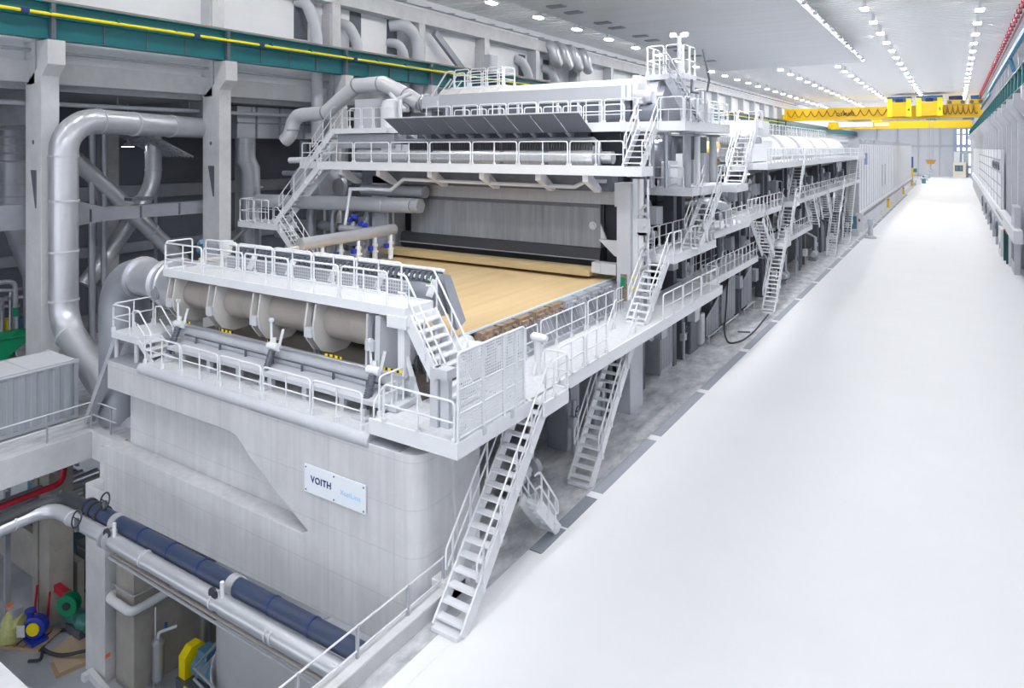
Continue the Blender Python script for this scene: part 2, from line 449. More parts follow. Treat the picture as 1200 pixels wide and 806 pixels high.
# ------------------------------------------------------------------ hall walls
ZC = 25.2
m = M(); m.box(-40.3, -39.9, YB, YEND, 16.4, ZC); struct(m.build('wall_left', PANELH))
m = M(); m.box(-39.9, -38.7, YB, YEND, 22.75, 23.95); m.box(-39.9, -39.4, YB, YEND, 15.35, 16.45)
struct(m.build('trim_wall_beams', CONC))
m = M(); m.box(7.4, 7.9, YB, YEND, 0, ZC); struct(m.build('wall_right', CLADV))
m = M(); m.box(-52, 7.9, YEND, YEND + .4, 0, ZC); m.box(-20, -3.2, YEND - .45, YEND, 0, 8.6)
struct(m.build('wall_end', CLADV))
m = M(); m.box(-52, 5.9, YEND - .5, YEND, 12.4, 13.4)
for x in (-30, -22, -14, -6): m.box(x, x + .5, YEND - .6, YEND, 0, ZC)
struct(m.build('trim_end_frame', LGREY))
k = 0
for ix in range(3):
    for z0, z1 in ((1.4, 3.2), (4.6, 9.6), (10.8, 12.2), (13.6, 17.6), (18.2, 20.0)):
        x = .6 + ix * 2.0; k += 1
        g = M().box(x, x + 1.0, YEND - .62, YEND - .55, z0, z1).build('window_%d' % k, GLASSW); struct(g)
        f = M()
        for a in (x - .12, x + 1.0): f.box(a, a + .12, YEND - .66, YEND - .5, z0 - .12, z1 + .12)
        f.box(x, x + 1.0, YEND - .66, YEND - .5, z0 - .12, z0); f.box(x, x + 1.0, YEND - .66, YEND - .5, z1, z1 + .12)
        f.build('window_frame', BLUEM, g)
M().box(-.8, 7.2, YEND - .54, YEND - .5, .3, 20.4).build('trim_window_wall', mat('blue_tinted_wall', (.42, .50, .66), .5))['kind'] = 'structure'
# ceiling: trapezoidal sheet with ribs across the hall
m = M(); pr_ = []; y = YB
while y < YEND:
    pr_ += [(y, ZC), (y + .55, ZC), (y + .62, ZC + .12), (y + .93, ZC + .12)]; y += 1.0
poly = pr_ + [(YEND, ZC), (YEND, ZC + .5), (YB, ZC + .5)]
vs = []; fs = []
for i, (yy, zz) in enumerate(pr_): vs += [(-40.3, yy, zz), (7.9, yy, zz)]
for i in range(len(pr_) - 1): fs.append((2 * i, 2 * i + 1, 2 * i + 3, 2 * i + 2))
m.add(vs, fs); m.box(-40.3, 7.9, YB, YEND, ZC + .2, ZC + .5)
struct(m.build('ceiling', CEIL))
m = M()
for x in (-36.6, -28.4, -19, -11, -4.4, 4.2):
    pass
for yy in (216, 300): m.box(-39.9, 5.9, yy, yy + .8, ZC - .5, ZC + .1)
struct(m.build('trim_roof_beams', CEILG))
# suspended soffit over the machine
m = M(); m.box(-28.75, -10.15, YB, 100.2, 23.2, 23.75); struct(m.build('ceiling_soffit', CEILG))
# ceiling joint lines: sprinkler droppers in rows
# side bay
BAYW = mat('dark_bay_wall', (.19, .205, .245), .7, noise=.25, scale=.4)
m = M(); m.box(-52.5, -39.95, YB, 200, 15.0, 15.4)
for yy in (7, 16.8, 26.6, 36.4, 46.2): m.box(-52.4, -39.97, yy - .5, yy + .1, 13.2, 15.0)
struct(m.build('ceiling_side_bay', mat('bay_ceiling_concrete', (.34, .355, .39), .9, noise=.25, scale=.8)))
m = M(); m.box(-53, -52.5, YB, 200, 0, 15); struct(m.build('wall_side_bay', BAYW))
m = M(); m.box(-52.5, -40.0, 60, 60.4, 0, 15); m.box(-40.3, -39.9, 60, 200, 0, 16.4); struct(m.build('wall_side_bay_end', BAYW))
m = M(); m.box(-52.4, -51.9, YB, 60, 8.2, 9.2); m.box(-52.4, -51.9, YB, 60, 4.2, 4.9)
struct(m.build('trim_side_bay_rails', MGREY))

# ------------------------------------------------------------------ left columns with crane corbels
def column(y, first=False):
    m = M()
    w = .82
    m.prism([(-39.75, -1.0), (-38.05, -1.0), (-38.05, 15.6), (-37.4, 16.15), (-37.4, 17.35), (-38.55, 17.35), (-38.55, 16.0), (-39.75, 15.2)], 'y', y, y + w)
    m.box(-39.9, -38.75, y, y + w, 15.2, 22.8)
    m.box(-39.9, -38.95, y - .05, y, 17.3, 22.0)
    return m
ccol = None
LY = [6.2 + 9.8 * i for i in range(20)]
place = ['at the near left edge of the hall, partly out of view', 'rising behind the grey shipping container', 'behind the left end of the front bridge walkway']
for i, y in enumerate(LY):
    c = column(y).build('concrete_column', CONC if i < 6 else LGREY, bevel=.02)
    if i < 3: lab = 'concrete crane column with bracket ' + place[i]
    else: lab = 'upper concrete column of the left hall wall, %s one past the machine front' % ('first second third fourth fifth sixth seventh eighth ninth tenth eleventh twelfth thirteenth fourteenth fifteenth sixteenth seventeenth'.split()[i - 3])
    tag(c, lab, 'column', 'left hall columns')
    if i < 6:
        m = M(); m.prism([(-39.2, 10.9), (-38.55, 10.9), (-38.55, 9.0), (-38.7, 9.0)], 'y', y - .006, y + .01); m.cyl((-38.9, y - .012, 12.3), (-38.9, y - .004, 12.3), .12, 12)
        m.build('pocket', DGREY, c)
# left crane runway
t = thing('crane_runway_beam', 'green crane runway girder with yellow conductor rail along the left wall', 'crane runway', (-37.9, 60, 18))
m = M(); zb, zt = 17.45, 19.2
m.box(-38.0, -37.96, YB, YEND, zb, zt); m.box(-38.25, -37.65, YB, YEND, zb - .05, zb); m.box(-38.25, -37.7, YB, YEND, zt, zt + .06)
m.build('girder', GREENB, t)
m = M(); m.box(-38.06, -37.9, YB, YEND, zt + .06, zt + .2); m.build('crane_rail', mat('rusty_rail', (.30, .22, .19), .7), t)
st = M(); yy = YB
stiff = M()
for y in LY: st.box(-37.96, -37.66, y + .30, y + .50, zb, zt)
st.build('bearing_stiffener', DGREY, t)
for y in [a + b for a in LY for b in (2.9, 5.2, 7.5)]: stiff.box(-37.96, -37.9, y, y + .06, zb, zt - .75)
stiff.build('web_stiffener', DGREY, t)
m = M(); m.box(-37.95, -37.7, YB, YEND, zt - .75, zt - .70); m.build('web_shelf', GREENB, t)
m = M(); m.tube([(-37.55, YB, 18.62), (-37.55, 190, 18.62)], .085, 8); m.build('conductor_rail', YEL2, t)
m = M(); y = YB
while y < 120:
    m.box(-37.75, -37.45, y, y + .1, 18.66, 18.86); y += 3.27
m.build('rail_hanger', GREENB, t)
m = M()
for y in (9.4, 14.9, 23.8, 28.3, 36.5): m.box(-37.66, -37.44, y, y + .35, 18.5, 18.74)
m.build('rail_joint', NAVY, t)
# right columns and runway
for i in range(40):
    y = 66.8 + 9.0 * i
    if y > 340: break
    m = M(); m.prism([(7.4, 0), (5.25, 0), (5.25, 14.7), (4.35, 15.9), (4.35, 16.9), (7.4, 16.9)], 'y', y, y + .9)
    m.box(6.4, 7.4, y, y + .8, 16.9, ZC)
    c = m.build('concrete_column', LGREY)
    lab = 'concrete crane column of the right hall wall, one of the receding row' if i > 2 else ['nearest concrete crane column at the right edge of the photo', 'second concrete crane column from the right edge of the photo', 'third concrete crane column from the right edge of the photo'][i]
    tag(c, lab, 'column', 'right hall columns')
t = thing('crane_runway_beam', 'dark green crane runway girder along the right wall', 'crane runway', (4.9, 120, 18))
M().box(4.88, 4.94, 40, YEND, 17.2, 18.9).box(4.6, 5.2, 40, YEND, 17.15, 17.2).box(4.6, 5.2, 40, YEND, 18.9, 18.98).build('girder', DKGREEN, t)
m = M()
for i in range(62): m.box(4.62, 4.88, 42 + 4.7 * i, 42.3 + 4.7 * i, 17.2, 18.9)
m.build('web_stiffener', GREENB, t)
M().box(4.8, 5.0, 40, YEND, 18.98, 19.12).build('crane_rail', LGREY, t)

# ------------------------------------------------------------------ ceiling lamps
rows = [(1.85, 27.4, 330), (-6.8, 21.2, 330), (-15.0, 106.9, 330), (-23.3, 106.9, 330), (-33.2, 1.2, 330)]
rn = ['the right-hand ceiling row', 'the ceiling row over the aisle', 'the ceiling row beyond the soffit edge', 'the ceiling row above the far machine hood', 'the ceiling row along the left wall']
proto = None
for (x, y0, y1), nme in zip(rows, rn):
    y = y0 - 7.85 * (8 if x > -10 else (5 if x < -30 else 0))
    while y < y1:
        if proto is None:
            proto = thing('ceiling_lamp', 'square white ceiling lamp in ' + nme, 'ceiling lamp', (x, y, ZC), group='lamps in ' + nme)
            M().box(x - .36, x + .36, y - .6, y + .6, ZC - .80, ZC - .72).box(x - .1, x + .1, y - .5, y - .4, ZC - .75, ZC + .1).box(x - .1, x + .1, y + .4, y + .5, ZC - .75, ZC + .1).build('housing', WHITE, proto)
            M().box(x - .28, x + .28, y - .5, y + .5, ZC - .90, ZC - .80).build('diffuser', LAMP, proto)
        else:
            dup(proto, (x, y, ZC), 'square white ceiling lamp in ' + nme, 'lamps in ' + nme)
        y += 7.85
# spotlights along the edge of the soffit
proto = None
for i in range(20):
    y = 2 + 5.0 * i
    if proto is None:
        proto = thing('spotlight', 'small spotlight of the row along the edge of the grey soffit', 'spotlight', (-9.95, y, 23.3), group='spotlights along the soffit edge')
        m = M(); m.tube([(-10.15, y, 23.6), (-9.8, y, 23.6), (-9.8, y, 23.35)], .04, 6); m.box(-9.95, -9.65, y - .2, y + .2, 23.05, 23.35); m.build('housing', MGREY, proto)
        m = M(); m.box(-9.93, -9.67, y - .18, y + .18, 23.03, 23.05); m.build('diffuser', LAMPS, proto)
    else: dup(proto, (-9.95, y, 23.3))
for i in range(14):
    y = 2 + 7.2 * i
    for j, tx in enumerate((-21, )):
        ld = bpy.data.lights.new('spot_lamp', 'SPOT'); ld.energy = SPOTW * (.4 if y < 24 else (.8 if y < 48 else .35)); ld.spot_size = math.radians(76); ld.spot_blend = .5; ld.shadow_soft_size = .35
        lo = bpy.data.objects.new('spot_lamp', ld); COL.objects.link(lo); lo.location = (-9.85, y, 23.0)
        lo.rotation_euler = (V((tx, y + 7, 5)) - V(lo.location)).to_track_quat('-Z', 'Y').to_euler()
# dark hatches in the soffit
for i, y in enumerate((47.4, 50.3, 55.9, 58.9, 64.6, 67.8, 73.6, 76.5, 82, 87.8)):
    h = M().box(-27.1, -25.7, y - .45, y + .45, 23.1, 23.2).build('ceiling_vent', MGREY)
    tag(h, 'dark rectangular vent in the grey soffit above the machine', 'vent', 'vents in the soffit')
# small pipe with brackets along the top of the left wall
t = thing('sprinkler_pipe', 'thin grey sprinkler pipe with drop arms along the top of the left wall', 'pipe', (-38.5, 60, 24.1))
M().tube([(-38.4, YB, 24.1), (-38.4, 210, 24.1)], .07, 6).build('main', MGREY, t)
m = M()
for i in range(60): y = 20 + i * 3.2; m.tube([(-38.4, y, 24.1), (-37.6, y + .1, 24.0)], .05, 5)
m.build('drop_arm', MGREY, t)
t = thing('sprinkler_pipe', 'red sprinkler pipe high on the right wall under the ceiling', 'pipe', (5.2, 120, 23.6))
M().tube([(4.6, 50, 23.7), (4.6, 300, 23.7)], .14, 8).tube([(5.0, 50, 23.6), (5.0, 300, 23.6)], .10, 8).build('main', REDP, t)
m = M()
for i in range(48): M().box(4.4, 4.8, 60 + i * 2.6, 60.2 + i * 2.6, 23.5, 23.9).build('bracket', RED, t)
t = thing('cable_tray', 'blue cable duct high on the right wall below the red pipe', 'cable duct', (5.4, 120, 22.4))
M().box(5.0, 5.4, 60, 152, 22.1, 22.6).box(5.3, 5.7, 158, 240, 22.0, 22.4).build('duct', PIPEB, t)
M().tube([(5.2, 96, 22.2), (5.6, 96, 20.6)], .22, 8).build('branch', PIPEB, t)
# ------------------------------------------------------------------ concrete foundation of the machine front
t = thing('machine_foundation', 'massive grey concrete foundation block under the front of the paper machine', 'foundation', (-19, 16, -1.4))
def corner(zz0, zz1): pass
poly = [(-27.25, -1.62), (-12.2, -1.22), (-12.2, 3.98), (-27.0, 3.98), (-27.0, 2.92), (-19.7, 2.95), (-19.25, 2.9), (-18.9, 2.7), (-18.6, 2.4), (-15.85, .86), (-16.1, .72), (-27.25, .72)]
M().prism(poly, 'y', 13.6, 14.25).build('front_wall', CONCF, t, bevel=.02)
m = M(); m.box(-26.6, -12.2, 14.25, 15.2, -1.4, 3.98)
a = [(-12.2, 13.6)] + [(-12.2 + .55 * math.sin(k * PI / 12), 14.15 - .55 * math.cos(k * PI / 12)) for k in range(1, 7)] + [(-11.65, 16.2), (-12.2, 16.2)]
m.prism(a, 'z', -1.3, 3.98)
m.build('core_wall', CONCF, t)
m = M(); m.prism([(15.6, -1.3), (16.2, -1.3), (16.2, 4.0), (15.0, 4.0), (15.0, 2.6)], 'x', -11.75, -11.55); m.box(-12.2, -11.5, 14.6, 17.6, -1.35, .12)
m.build('buttress', CONC, t)
m = M(); m.box(-12.35, -11.2, 14.15, 15.05, -.35, .62); m.build('step_block', CONC, t, bevel=.02)
# round nose edging and front deck
t = thing('front_deck', 'white speckled walkway deck with rounded nose along the top of the concrete block', 'walkway', (-19, 14.2, 4.2))
M().box(-24.75, -13.45, 13.75, 15.4, 3.99, 4.2).build('deck', WHITE2, t)
m = M(); m.tube([(-24.85, 13.72, 4.0), (-13.4, 13.72, 4.0)], .2, 14); m.build('nose_pipe', LGREY, t)
M().box(-27.0, -24.85, 13.6, 15.2, 3.98, 4.0).build('cover_plate', MGREY, t); M().box(-13.4, -12.3, 13.62, 14.3, 3.98, 4.02).build('cover_plate', MGREY, t)
xs = [-24.75, -22.45, -20.3, -18.1, -15.85, -13.75]
for a, b in zip(xs[:-1], xs[1:]): rail_mesh((a, 13.75, 4.2), (b, 13.75, 4.2), 1.02, 1).build('railing_panel', WHITE, t)
m = M(); m.tube(fillet([(-13.45, 13.85, 4.2), (-13.45, 13.85, 5.0), (-13.45, 14.25, 5.35), (-13.45, 14.75, 5.35), (-13.45, 14.75, 4.7), (-13.45, 14.3, 4.7), (-13.45, 13.9, 4.55)], .1, 3), RR, 6); m.tube([(-13.45, 14.2, 4.2), (-13.45, 14.2, 5.3)], RR, 6)
m.build('railing_panel', WHITE, t)
# little platform with steps at the left end of the front deck
t = thing('service_platform', 'small raised white platform with three steps at the left end of the front deck', 'platform', (-26.2, 14.6, 4.0))
M().box(-27.3, -25.5, 13.9, 15.6, 4.72, 4.95).build('deck', WHITE, t)
for x, y in ((-27.1, 14.0), (-25.7, 14.0), (-27.1, 15.4), (-25.7, 15.4)): M().cyl((x, y, 3.98), (x, y, 4.72), .09, 10).build('leg', LGREY, t)
for i in range(3): M().box(-25.5 + .27 * i, -25.2 + .27 * i, 14.0, 14.8, 4.72 - .19 * i, 4.77 - .19 * i).build('tread', WHITE, t)
for y in (13.97, 14.83):
    M().beam((-25.6, y, 4.85), (-24.6, y, 4.15), .04, .2).build('stringer', WHITE, t)
    m = M(); m.tube(fillet([(-25.9, y, 5.2), (-25.9, y, 5.9), (-25.5, y, 5.95), (-24.7, y, 5.25), (-24.7, y, 4.3)], .1, 3), RR, 6); m.tube([(-25.6, y, 5.45), (-24.7, y, 4.8)], RR, 5); m.build('handrail', WHITE, t)
rails(t, [(-27.3, 15.6, 4.95), (-27.3, 13.93, 4.95), (-26.0, 13.93, 4.95)], h=1.05)
M().beam((-31.9, 15.3, .1), (-27.35, 14.2, 4.55), .34, .3).build('diagonal_strut', LGREY, t)

# ------------------------------------------------------------------ front apron (grey trough in front of the header)
t = thing('apron_trough', 'long light grey apron trough with silver tube edge in front of the header', 'trough', (-19, 15, 4.2))
m = M(); m.prism([(14.35, 4.62), (14.35, 4.74), (15.35, 4.80), (15.35, 4.62)], 'x', -24.3, -13.1); m.build('shelf', LGREY, t)
m = M(); m.prism([(15.15, 4.8), (15.0, 5.33), (15.1, 5.42), (15.3, 5.35), (15.4, 4.8)], 'x', -24.9, -13.2); m.build('apron_plate', mat('apron_silver', (.70, .72, .77), .35, .15, noise=.1), t)
M().tube([(-25.1, 14.98, 5.4), (-13.2, 14.98, 5.4)], .075, 10).build('edge_tube', STEEL, t)
m = M(); m.box(-24.3, -13.1, 15.02, 15.06, 4.98, 5.02)
for i in range(8): m.box(-23.6 + 1.45 * i, -23.54 + 1.45 * i, 15.0, 15.06, 4.78, 5.0)
m.build('seam_strip', DGREY, t)
for i in range(7): M().box(-23.7 + 1.65 * i, -23.5 + 1.65 * i, 14.45, 14.6, 4.2, 4.62).build('foot', LGREY, t)
M().box(-24.6, -13.1, 15.45, 18.5, 4.1, 5.0).build('dark_pan', mat('brown_pan', (.13, .115, .10), .5, noise=.3), t)
# telescopic struts holding the apron
for i, (x, nm) in enumerate(((-24.3, 'left end of the silver tube'), (-18.9, 'middle of the silver tube'), (-14.35, 'right end of the silver tube'))):
    s = thing('telescopic_strut', 'dark ribbed telescopic strut clamped to the ' + nm, 'strut', (x, 14.5, 4.2), group='telescopic struts')
    M().box(x - .28, x + .28, 14.15, 14.6, 4.2, 4.28).box(x - .1, x + .1, 14.3, 14.5, 4.28, 4.5).build('foot_bracket', LGREY, s)
    m = M(); p = V((x, 14.4, 4.45)); q = V((x - .12, 14.86, 5.32)); d = q - p; L = d.length; n = 14
    prof = [(0, .11)]
    for k in range(n): prof += [(L * (k + .1) / n, .125), (L * (k + .6) / n, .125), (L * (k + .7) / n, .10), (L * (k + 1) / n, .10)]
    m.lathe(p, d, prof, 12); m.build('bellows', DGREY, s)
    m = M(); m.cyl((x - .35, 14.9, 5.42), (x + .15, 14.9, 5.42), .13, 12); m.cyl((x - .12, 14.88, 5.3), (x - .12, 14.95, 5.7), .07, 8)
    m.beam((x - .25, 14.92, 5.5), (x - .35, 14.98, 6.25), .07, .05); m.cyl((x - .38, 14.98, 6.25), (x - .28, 14.98, 6.25), .08, 8)
    m.beam((x + .1, 14.95, 5.45), (x + .18, 15.05, 6.0), .1, .08); m.build('clamp', WHITE, s)

# ------------------------------------------------------------------ header (cross cylinders between bearing plates)
t = thing('cross_header', 'warm grey cylindrical cross header with bearing plates below the front bridge', 'header', (-19.5, 16.1, 5.2))
CY, CZ, CR = 16.05, 6.38, .66
pl = [-25.15, -22.6, -20.1, -17.35, -14.65]
for i in range(4):
    a, b = pl[i] + .18, pl[i + 1] - .28
    m = M(); m.lathe((a, CY, CZ), (1, 0, 0), [(0, CR), ((b - a) * .48, CR), ((b - a) * .48, CR + .006), ((b - a) * .52, CR + .006), ((b - a) * .52, CR), (b - a, CR)], 32)
    m.build('drum', BROWN, t)
for i, x in enumerate(pl):
    out = [(15.1, 7.0), (14.98, 6.3), (15.05, 5.85), (15.35, 5.45), (15.8, 5.28), (16.4, 5.3), (17.1, 5.8), (17.1, 7.0)]
    if i == 4: out = [(15.05, 7.0), (15.0, 5.45), (15.4, 5.2), (17.1, 5.2), (17.1, 7.0)]
    for s, (a, b) in enumerate(((x - .28, x - .2), (x + .1, x + .18 if i < 4 else x + .3))):
        if s == 0 and i == 0: pass
        m = M(); m.prism(out, 'x', a, b); m.build('bearing_plate', BROWN2 if i < 4 else LGREY, t)
    m = M(); m.lathe((x - .2, CY, CZ), (1, 0, 0), [(0, .84), (.3, .84)], 24); m.build('hub', DGREY, t)
    m = M(); m.box(x - .22, x + .12, 14.93, 15.1, 5.95, 6.25); m.build('tie_block', LGREY, t)
for x in (-24.35, -21.85, -19.2, -16.4, -13.9):
    M().box(x - .3, x + .42, 15.02, 15.06, 5.44, 5.53).build('hazard_strip', HAZ, t)
for x in (-23.0, -17.7, -15.3):
    m = M(); m.cyl((x, 15.5, 4.95), (x, 15.5, 5.6), .05, 8); m.cyl((x + .14, 15.55, 4.95), (x + .14, 15.55, 5.6), .05, 8); m.box(x - .25, x + .35, 15.38, 15.6, 4.92, 4.99)
    m.build('linkage', MGREY, t)
# big inlet cone and elbow at its left end
t = thing('inlet_duct', 'large white tapered inlet duct with grey elbow at the left end of the header', 'duct', (-30, 17, 3))
m = M(); m.lathe((-25.5, 16.4, 6.4), (-1, 0, .0), [(0, .98), (.1, 1.05), (1.4, 1.02), (1.45, 1.08), (1.6, 1.08), (1.65, .95), (2.1, .82), (2.2, .8), (2.3, .9), (2.42, .9), (2.42, .78), (4.2, .76)], 28); m.build('cone', SHEET, t)
m = M(); m.cyl((-26.9, 15.42, 6.2), (-26.9, 15.36, 6.2), .28, 16); m.cyl((-26.9, 15.36, 6.2), (-26.9, 15.33, 6.2), .2, 16); m.build('hatch', SHEETD, t)
cx, cz = -29.7, 5.0
m = M(); pts = [(-29.6, 16.4, 6.4)] + [(cx - 1.4 * math.sin(a), 16.4, cz + 1.4 * math.cos(a)) for a in [PI / 2 * k / 6 for k in range(1, 7)]] + [(cx - 1.4, 16.4, 0)]
m.tube(pts, [.78, .82, .88, .93, .96, .98, 1.0, 1.0], 24); m.build('elbow', SHEETD, t)
m = M(); m.lathe((-29.6, 16.4, 6.4), (-1, 0, 0), [(0, .9), (.1, .9)], 24); m.build('flange', SHEET, t)

# ------------------------------------------------------------------ bridge walkway over the header
t = walkway('bridge_walkway', 'white railed bridge walkway crossing the machine front above the header', [(-25.75, -13.4, 15.05, 16.35, 7.3)],
            [[(-25.72, 16.3, 7.3), (-25.72, 15.08, 7.3)], [(-25.0, 16.32, 7.3), (-14.6, 16.32, 7.3)]], edge=.24, plen=2.15)
xs = [-25.72, -23.25, -20.85, -18.45, -16.1, -14.05]
for a, b in zip(xs[:-1], xs[1:]): rail_mesh((a, 15.08, 7.12), (b, 15.08, 7.12), 1.22, 1, foot=False).build('railing_panel', WHITE, t)
M().box(-25, -14.5, 16.40, 16.43, 7.3, 7.85).build('mesh_screen', MESHW, t)
M().box(-14.05, -13.3, 15.0, 16.4, 6.75, 7.1).build('end_bracket', WHITE, t)
m = M(); m.box(-13.75, -13.5, 15.15, 15.4, 4.2, 6.9); m.build('post', WHITE, t)
M().beam((-13.6, 15.3, 6.0), (-12.9, 15.3, 4.3), .1, .1).build('brace', WHITE, t)
# ribbed shower beam behind the bridge
t = thing('shower_beam', 'grey toothed shower beam behind the rear railing of the front bridge', 'beam', (-19, 17, 7))
M().box(-24.2, -13.6, 16.75, 17.5, 6.7, 7.75).build('beam_body', SHEETD, t)
m = M()
for i in range(46):
    x = -24.0 + .225 * i; m.prism([(x, 7.78), (x + .13, 7.78), (x + .2, 8.08), (x + .07, 8.08)], 'y', 16.8, 17.2)
m.build('teeth', DGREY, t)
M().tube([(-24.4, 16.9, 7.9), (-13.5, 16.9, 7.9)], .07, 8).tube([(-24.4, 17.0, 8.15), (-13.5, 17.0, 8.15)], .06, 8).build('shower_tube', WHITE, t)
M().prism([(16.75, 8.1), (17.15, 8.0), (17.95, 6.4), (17.5, 6.2)], 'x', -13.55, -13.35).build('end_shield', SHEETD, t)
for i in range(5):
    m = M(); x = -22.5 + 2.2 * i; m.beam((x, 16.5, 7.4), (x + .1, 16.7, 7.9), .08, .2); m.build('bracket', WHITE, t)

# ------------------------------------------------------------------ stair from the bridge down to the gallery
stair('steel_stair', 'white steel stair leading down from the right end of the front bridge', (-11.7, 15.7), (-1, 0), 4.6, 7.2, width=1.15, slope=57, risers=11)
m = M(); m.box(-11.75, -11.5, 14.2, 14.42, 4.6, 6.2); m.box(-11.6, -11.1, 14.1, 14.5, 5.95, 6.2); m.box(-11.48, -11.2, 14.3, 14.45, 4.6, 6.0)
tag(m.build('channel_post', LGREY), 'grey steel channel post beside the perforated screen at the gallery corner', 'post')
# ------------------------------------------------------------------ operating side gallery (main level)
GX0, GX1 = -12.55, -10.5
t = thing('side_gallery', 'long white operating side gallery at first level with railings along the machine', 'walkway', (-11.6, 24, 4.5))
zt = 4.6
for (x0, x1, y0, y1) in ((-13.4, -10.38, 13.6, 17.2), (-10.48, -9.95, 17.22, 18.75), (-12.75, -10.5, 17.22, 37.2), (-13.6, -12.2, 37.2, 38.5)):
    M().box(x0 + .04, x1 - .04, y0 + .04, y1 - .04, zt - .08, zt).build('deck', WHITE2, t)
m = M(); m.box(-13.4, -10.38, 13.6, 13.68, 4.25, 4.66); m.box(-10.46, -10.38, 13.68, 17.2, 4.25, 4.66); m.build('edge_beam', WHITE, t)
m = M(); m.box(-10.03, -9.95, 17.2, 18.75, 4.22, 4.64); m.box(-10.46, -9.95, 18.67, 18.75, 4.22, 4.64); m.build('edge_beam', WHITE, t)
m = M(); m.box(-10.58, -10.5, 18.75, 37.2, 4.2, 4.64); m.box(-13.6, -10.5, 37.12, 37.2, 4.2, 4.64); m.box(-12.82, -12.75, 17.2, 37.2, 4.2, 4.6); m.build('edge_beam', WHITE, t)
rl = lambda p, q, **k: rail_mesh(p, q, **k).build('railing_panel', WHITE, t)
rl((-12.95, 13.65, zt), (-10.45, 13.65, zt), h=1.06)
rl((-10.0, 17.75, zt), (-10.0, 18.7, zt), h=1.1, mids=0); rl((-10.0, 18.7, zt), (-10.9, 18.7, zt), h=1.1, mids=0)
for a, b in ((19.0, 20.9), (21.0, 22.7)): rl((-10.55, a, zt), (-10.55, b, zt), h=1.08)
m = M(); m.tube(fillet([(-10.55, 24.9, zt), (-10.55, 24.9, zt + 1.05), (-10.55, 22.75, zt + 1.05)], .1), RR, 6)
for a, b in ((28.3, 30.9), (30.9, 33.6), (33.6, 36.6)): rl((-10.55, a, zt), (-10.55, b, zt), h=1.1)
rl((-10.55, 36.7, zt), (-11.6, 36.9, zt), h=1.1, mids=0)
# inner railing towards the wire table
for a, b in ((19.6, 21.3), (21.4, 25.1), (25.2, 27.9), (28.0, 29.0)):
    if a < 20: rl((-12.6, a, zt), (-12.6, b, zt), h=1.1)
    else: rl((-12.6, a, zt), (-12.6, b, zt), h=1.15, mids=2)
# raised platform front railings around corner
rl((-13.35, 15.0, zt), (-13.35, 13.9, zt), h=1.1, mids=1); rl((-13.3, 17.1, zt), (-13.3, 15.9, zt), h=1.1)
# post with control box on the gallery corner of the landing
m = M(); m.cyl((-11.5, 19.4, zt), (-11.5, 19.4, zt + 1.15), .12, 12); m.beam((-11.5, 19.2, zt), (-11.5, 19.6, zt + .9), .1, .2); m.lathe((-11.75, 19.4, zt + 1.2), (1, 0, 0), [(0, .09), (.1, .16), (.5, .13), (.6, .08)], 12)
tag(m.build('pedestal', WHITE), 'white pedestal with a rounded head on the gallery above the first stair', 'pedestal')
# perforated guard screen
t = thing('perforated_screen', 'tall white perforated sheet guard screen on the gallery corner', 'guard screen', (-10.42, 15, 4.6))
M().box(-10.43, -10.42, 13.72, 16.75, 4.72, 6.85).build('sheet', PERF, t)
m = M(); m.tube(fillet([(-10.42, 13.68, 4.3), (-10.42, 13.68, 6.88), (-10.42, 16.8, 6.88), (-10.42, 16.8, 4.5)], .12, 3), .04, 8)
for z in (4.75, 5.35, 5.95): m.tube([(-10.42, 13.68, z), (-10.42, 16.8, z)], .03, 6)
for y in (14.75, 15.75, 16.35): m.box(-10.45, -10.39, y - .05, y + .05, 4.4, 6.85)
m.build('frame', WHITE, t)
for y in (14.75, 16.1): M().box(-10.52, -10.34, y - .07, y + .07, 4.5, 4.75).build('bracket', LGREY, t)
# stairs from the aisle up to the gallery
s1 = stair('steel_stair', 'white steel stair nearest the camera, beside the tall perforated guard screen', (-10.55, 13.5), (0, 1), 0, 4.62, width=.86, slope=48.3, risers=17, over=.15)
s2 = stair('steel_stair', 'second white steel stair from the camera, rising from the worn floor to the side gallery', (-11.25, 21.95), (0, 1), 0, 4.62, width=.86, slope=48.5, risers=17, over=.15)
# small folding stair behind the first stair
stair('access_steps', 'small white set of steps on castors behind the first stair', (-10.75, 18.9), (0, -1), 0, 1.5, width=.6, slope=50, risers=6, rh=.75)
for q in (-11.0, -10.5): pass
# pit edge railings
t = thing('curb_railing', 'white two-bar railing on the curb along the open pit', 'railing', (-11.38, 11, .45))
m = M()
for z in (.62, 1.18): m.tube([(-11.38, 2, z), (-11.38, 14.4, z)], .025, 6)
m.build('rail', WHITE, t)
for y in (4.4, 6.1, 7.8, 9.5, 11.2, 12.9, 14.3): M().box(-11.42, -11.35, y - .03, y + .03, .05, 1.2).build('post', GALV, t)
t = thing('slab_railing', 'grey two-bar railing along the slab edge in front of the container', 'railing', (-30.85, 12, 0))
m = M()
for z in (.62, 1.2): m.tube([(-30.9, 2, z), (-30.9, 15.0, z), (-29.2, 15.05, z)], .028, 6)
m.build('rail', WHITE, t)
for p in [(-30.9, 6), (-30.9, 8.4), (-30.9, 10.8), (-30.9, 13.2), (-30.9, 14.9), (-29.6, 15.05)]: M().box(p[0] - .03, p[0] + .03, p[1] - .03, p[1] + .03, .05, 1.2).build('post', GALV, t)
t = thing('loop_railing', 'short grey loop railing beside the foot of the first stair', 'railing', (-11.5, 15.3, .1))
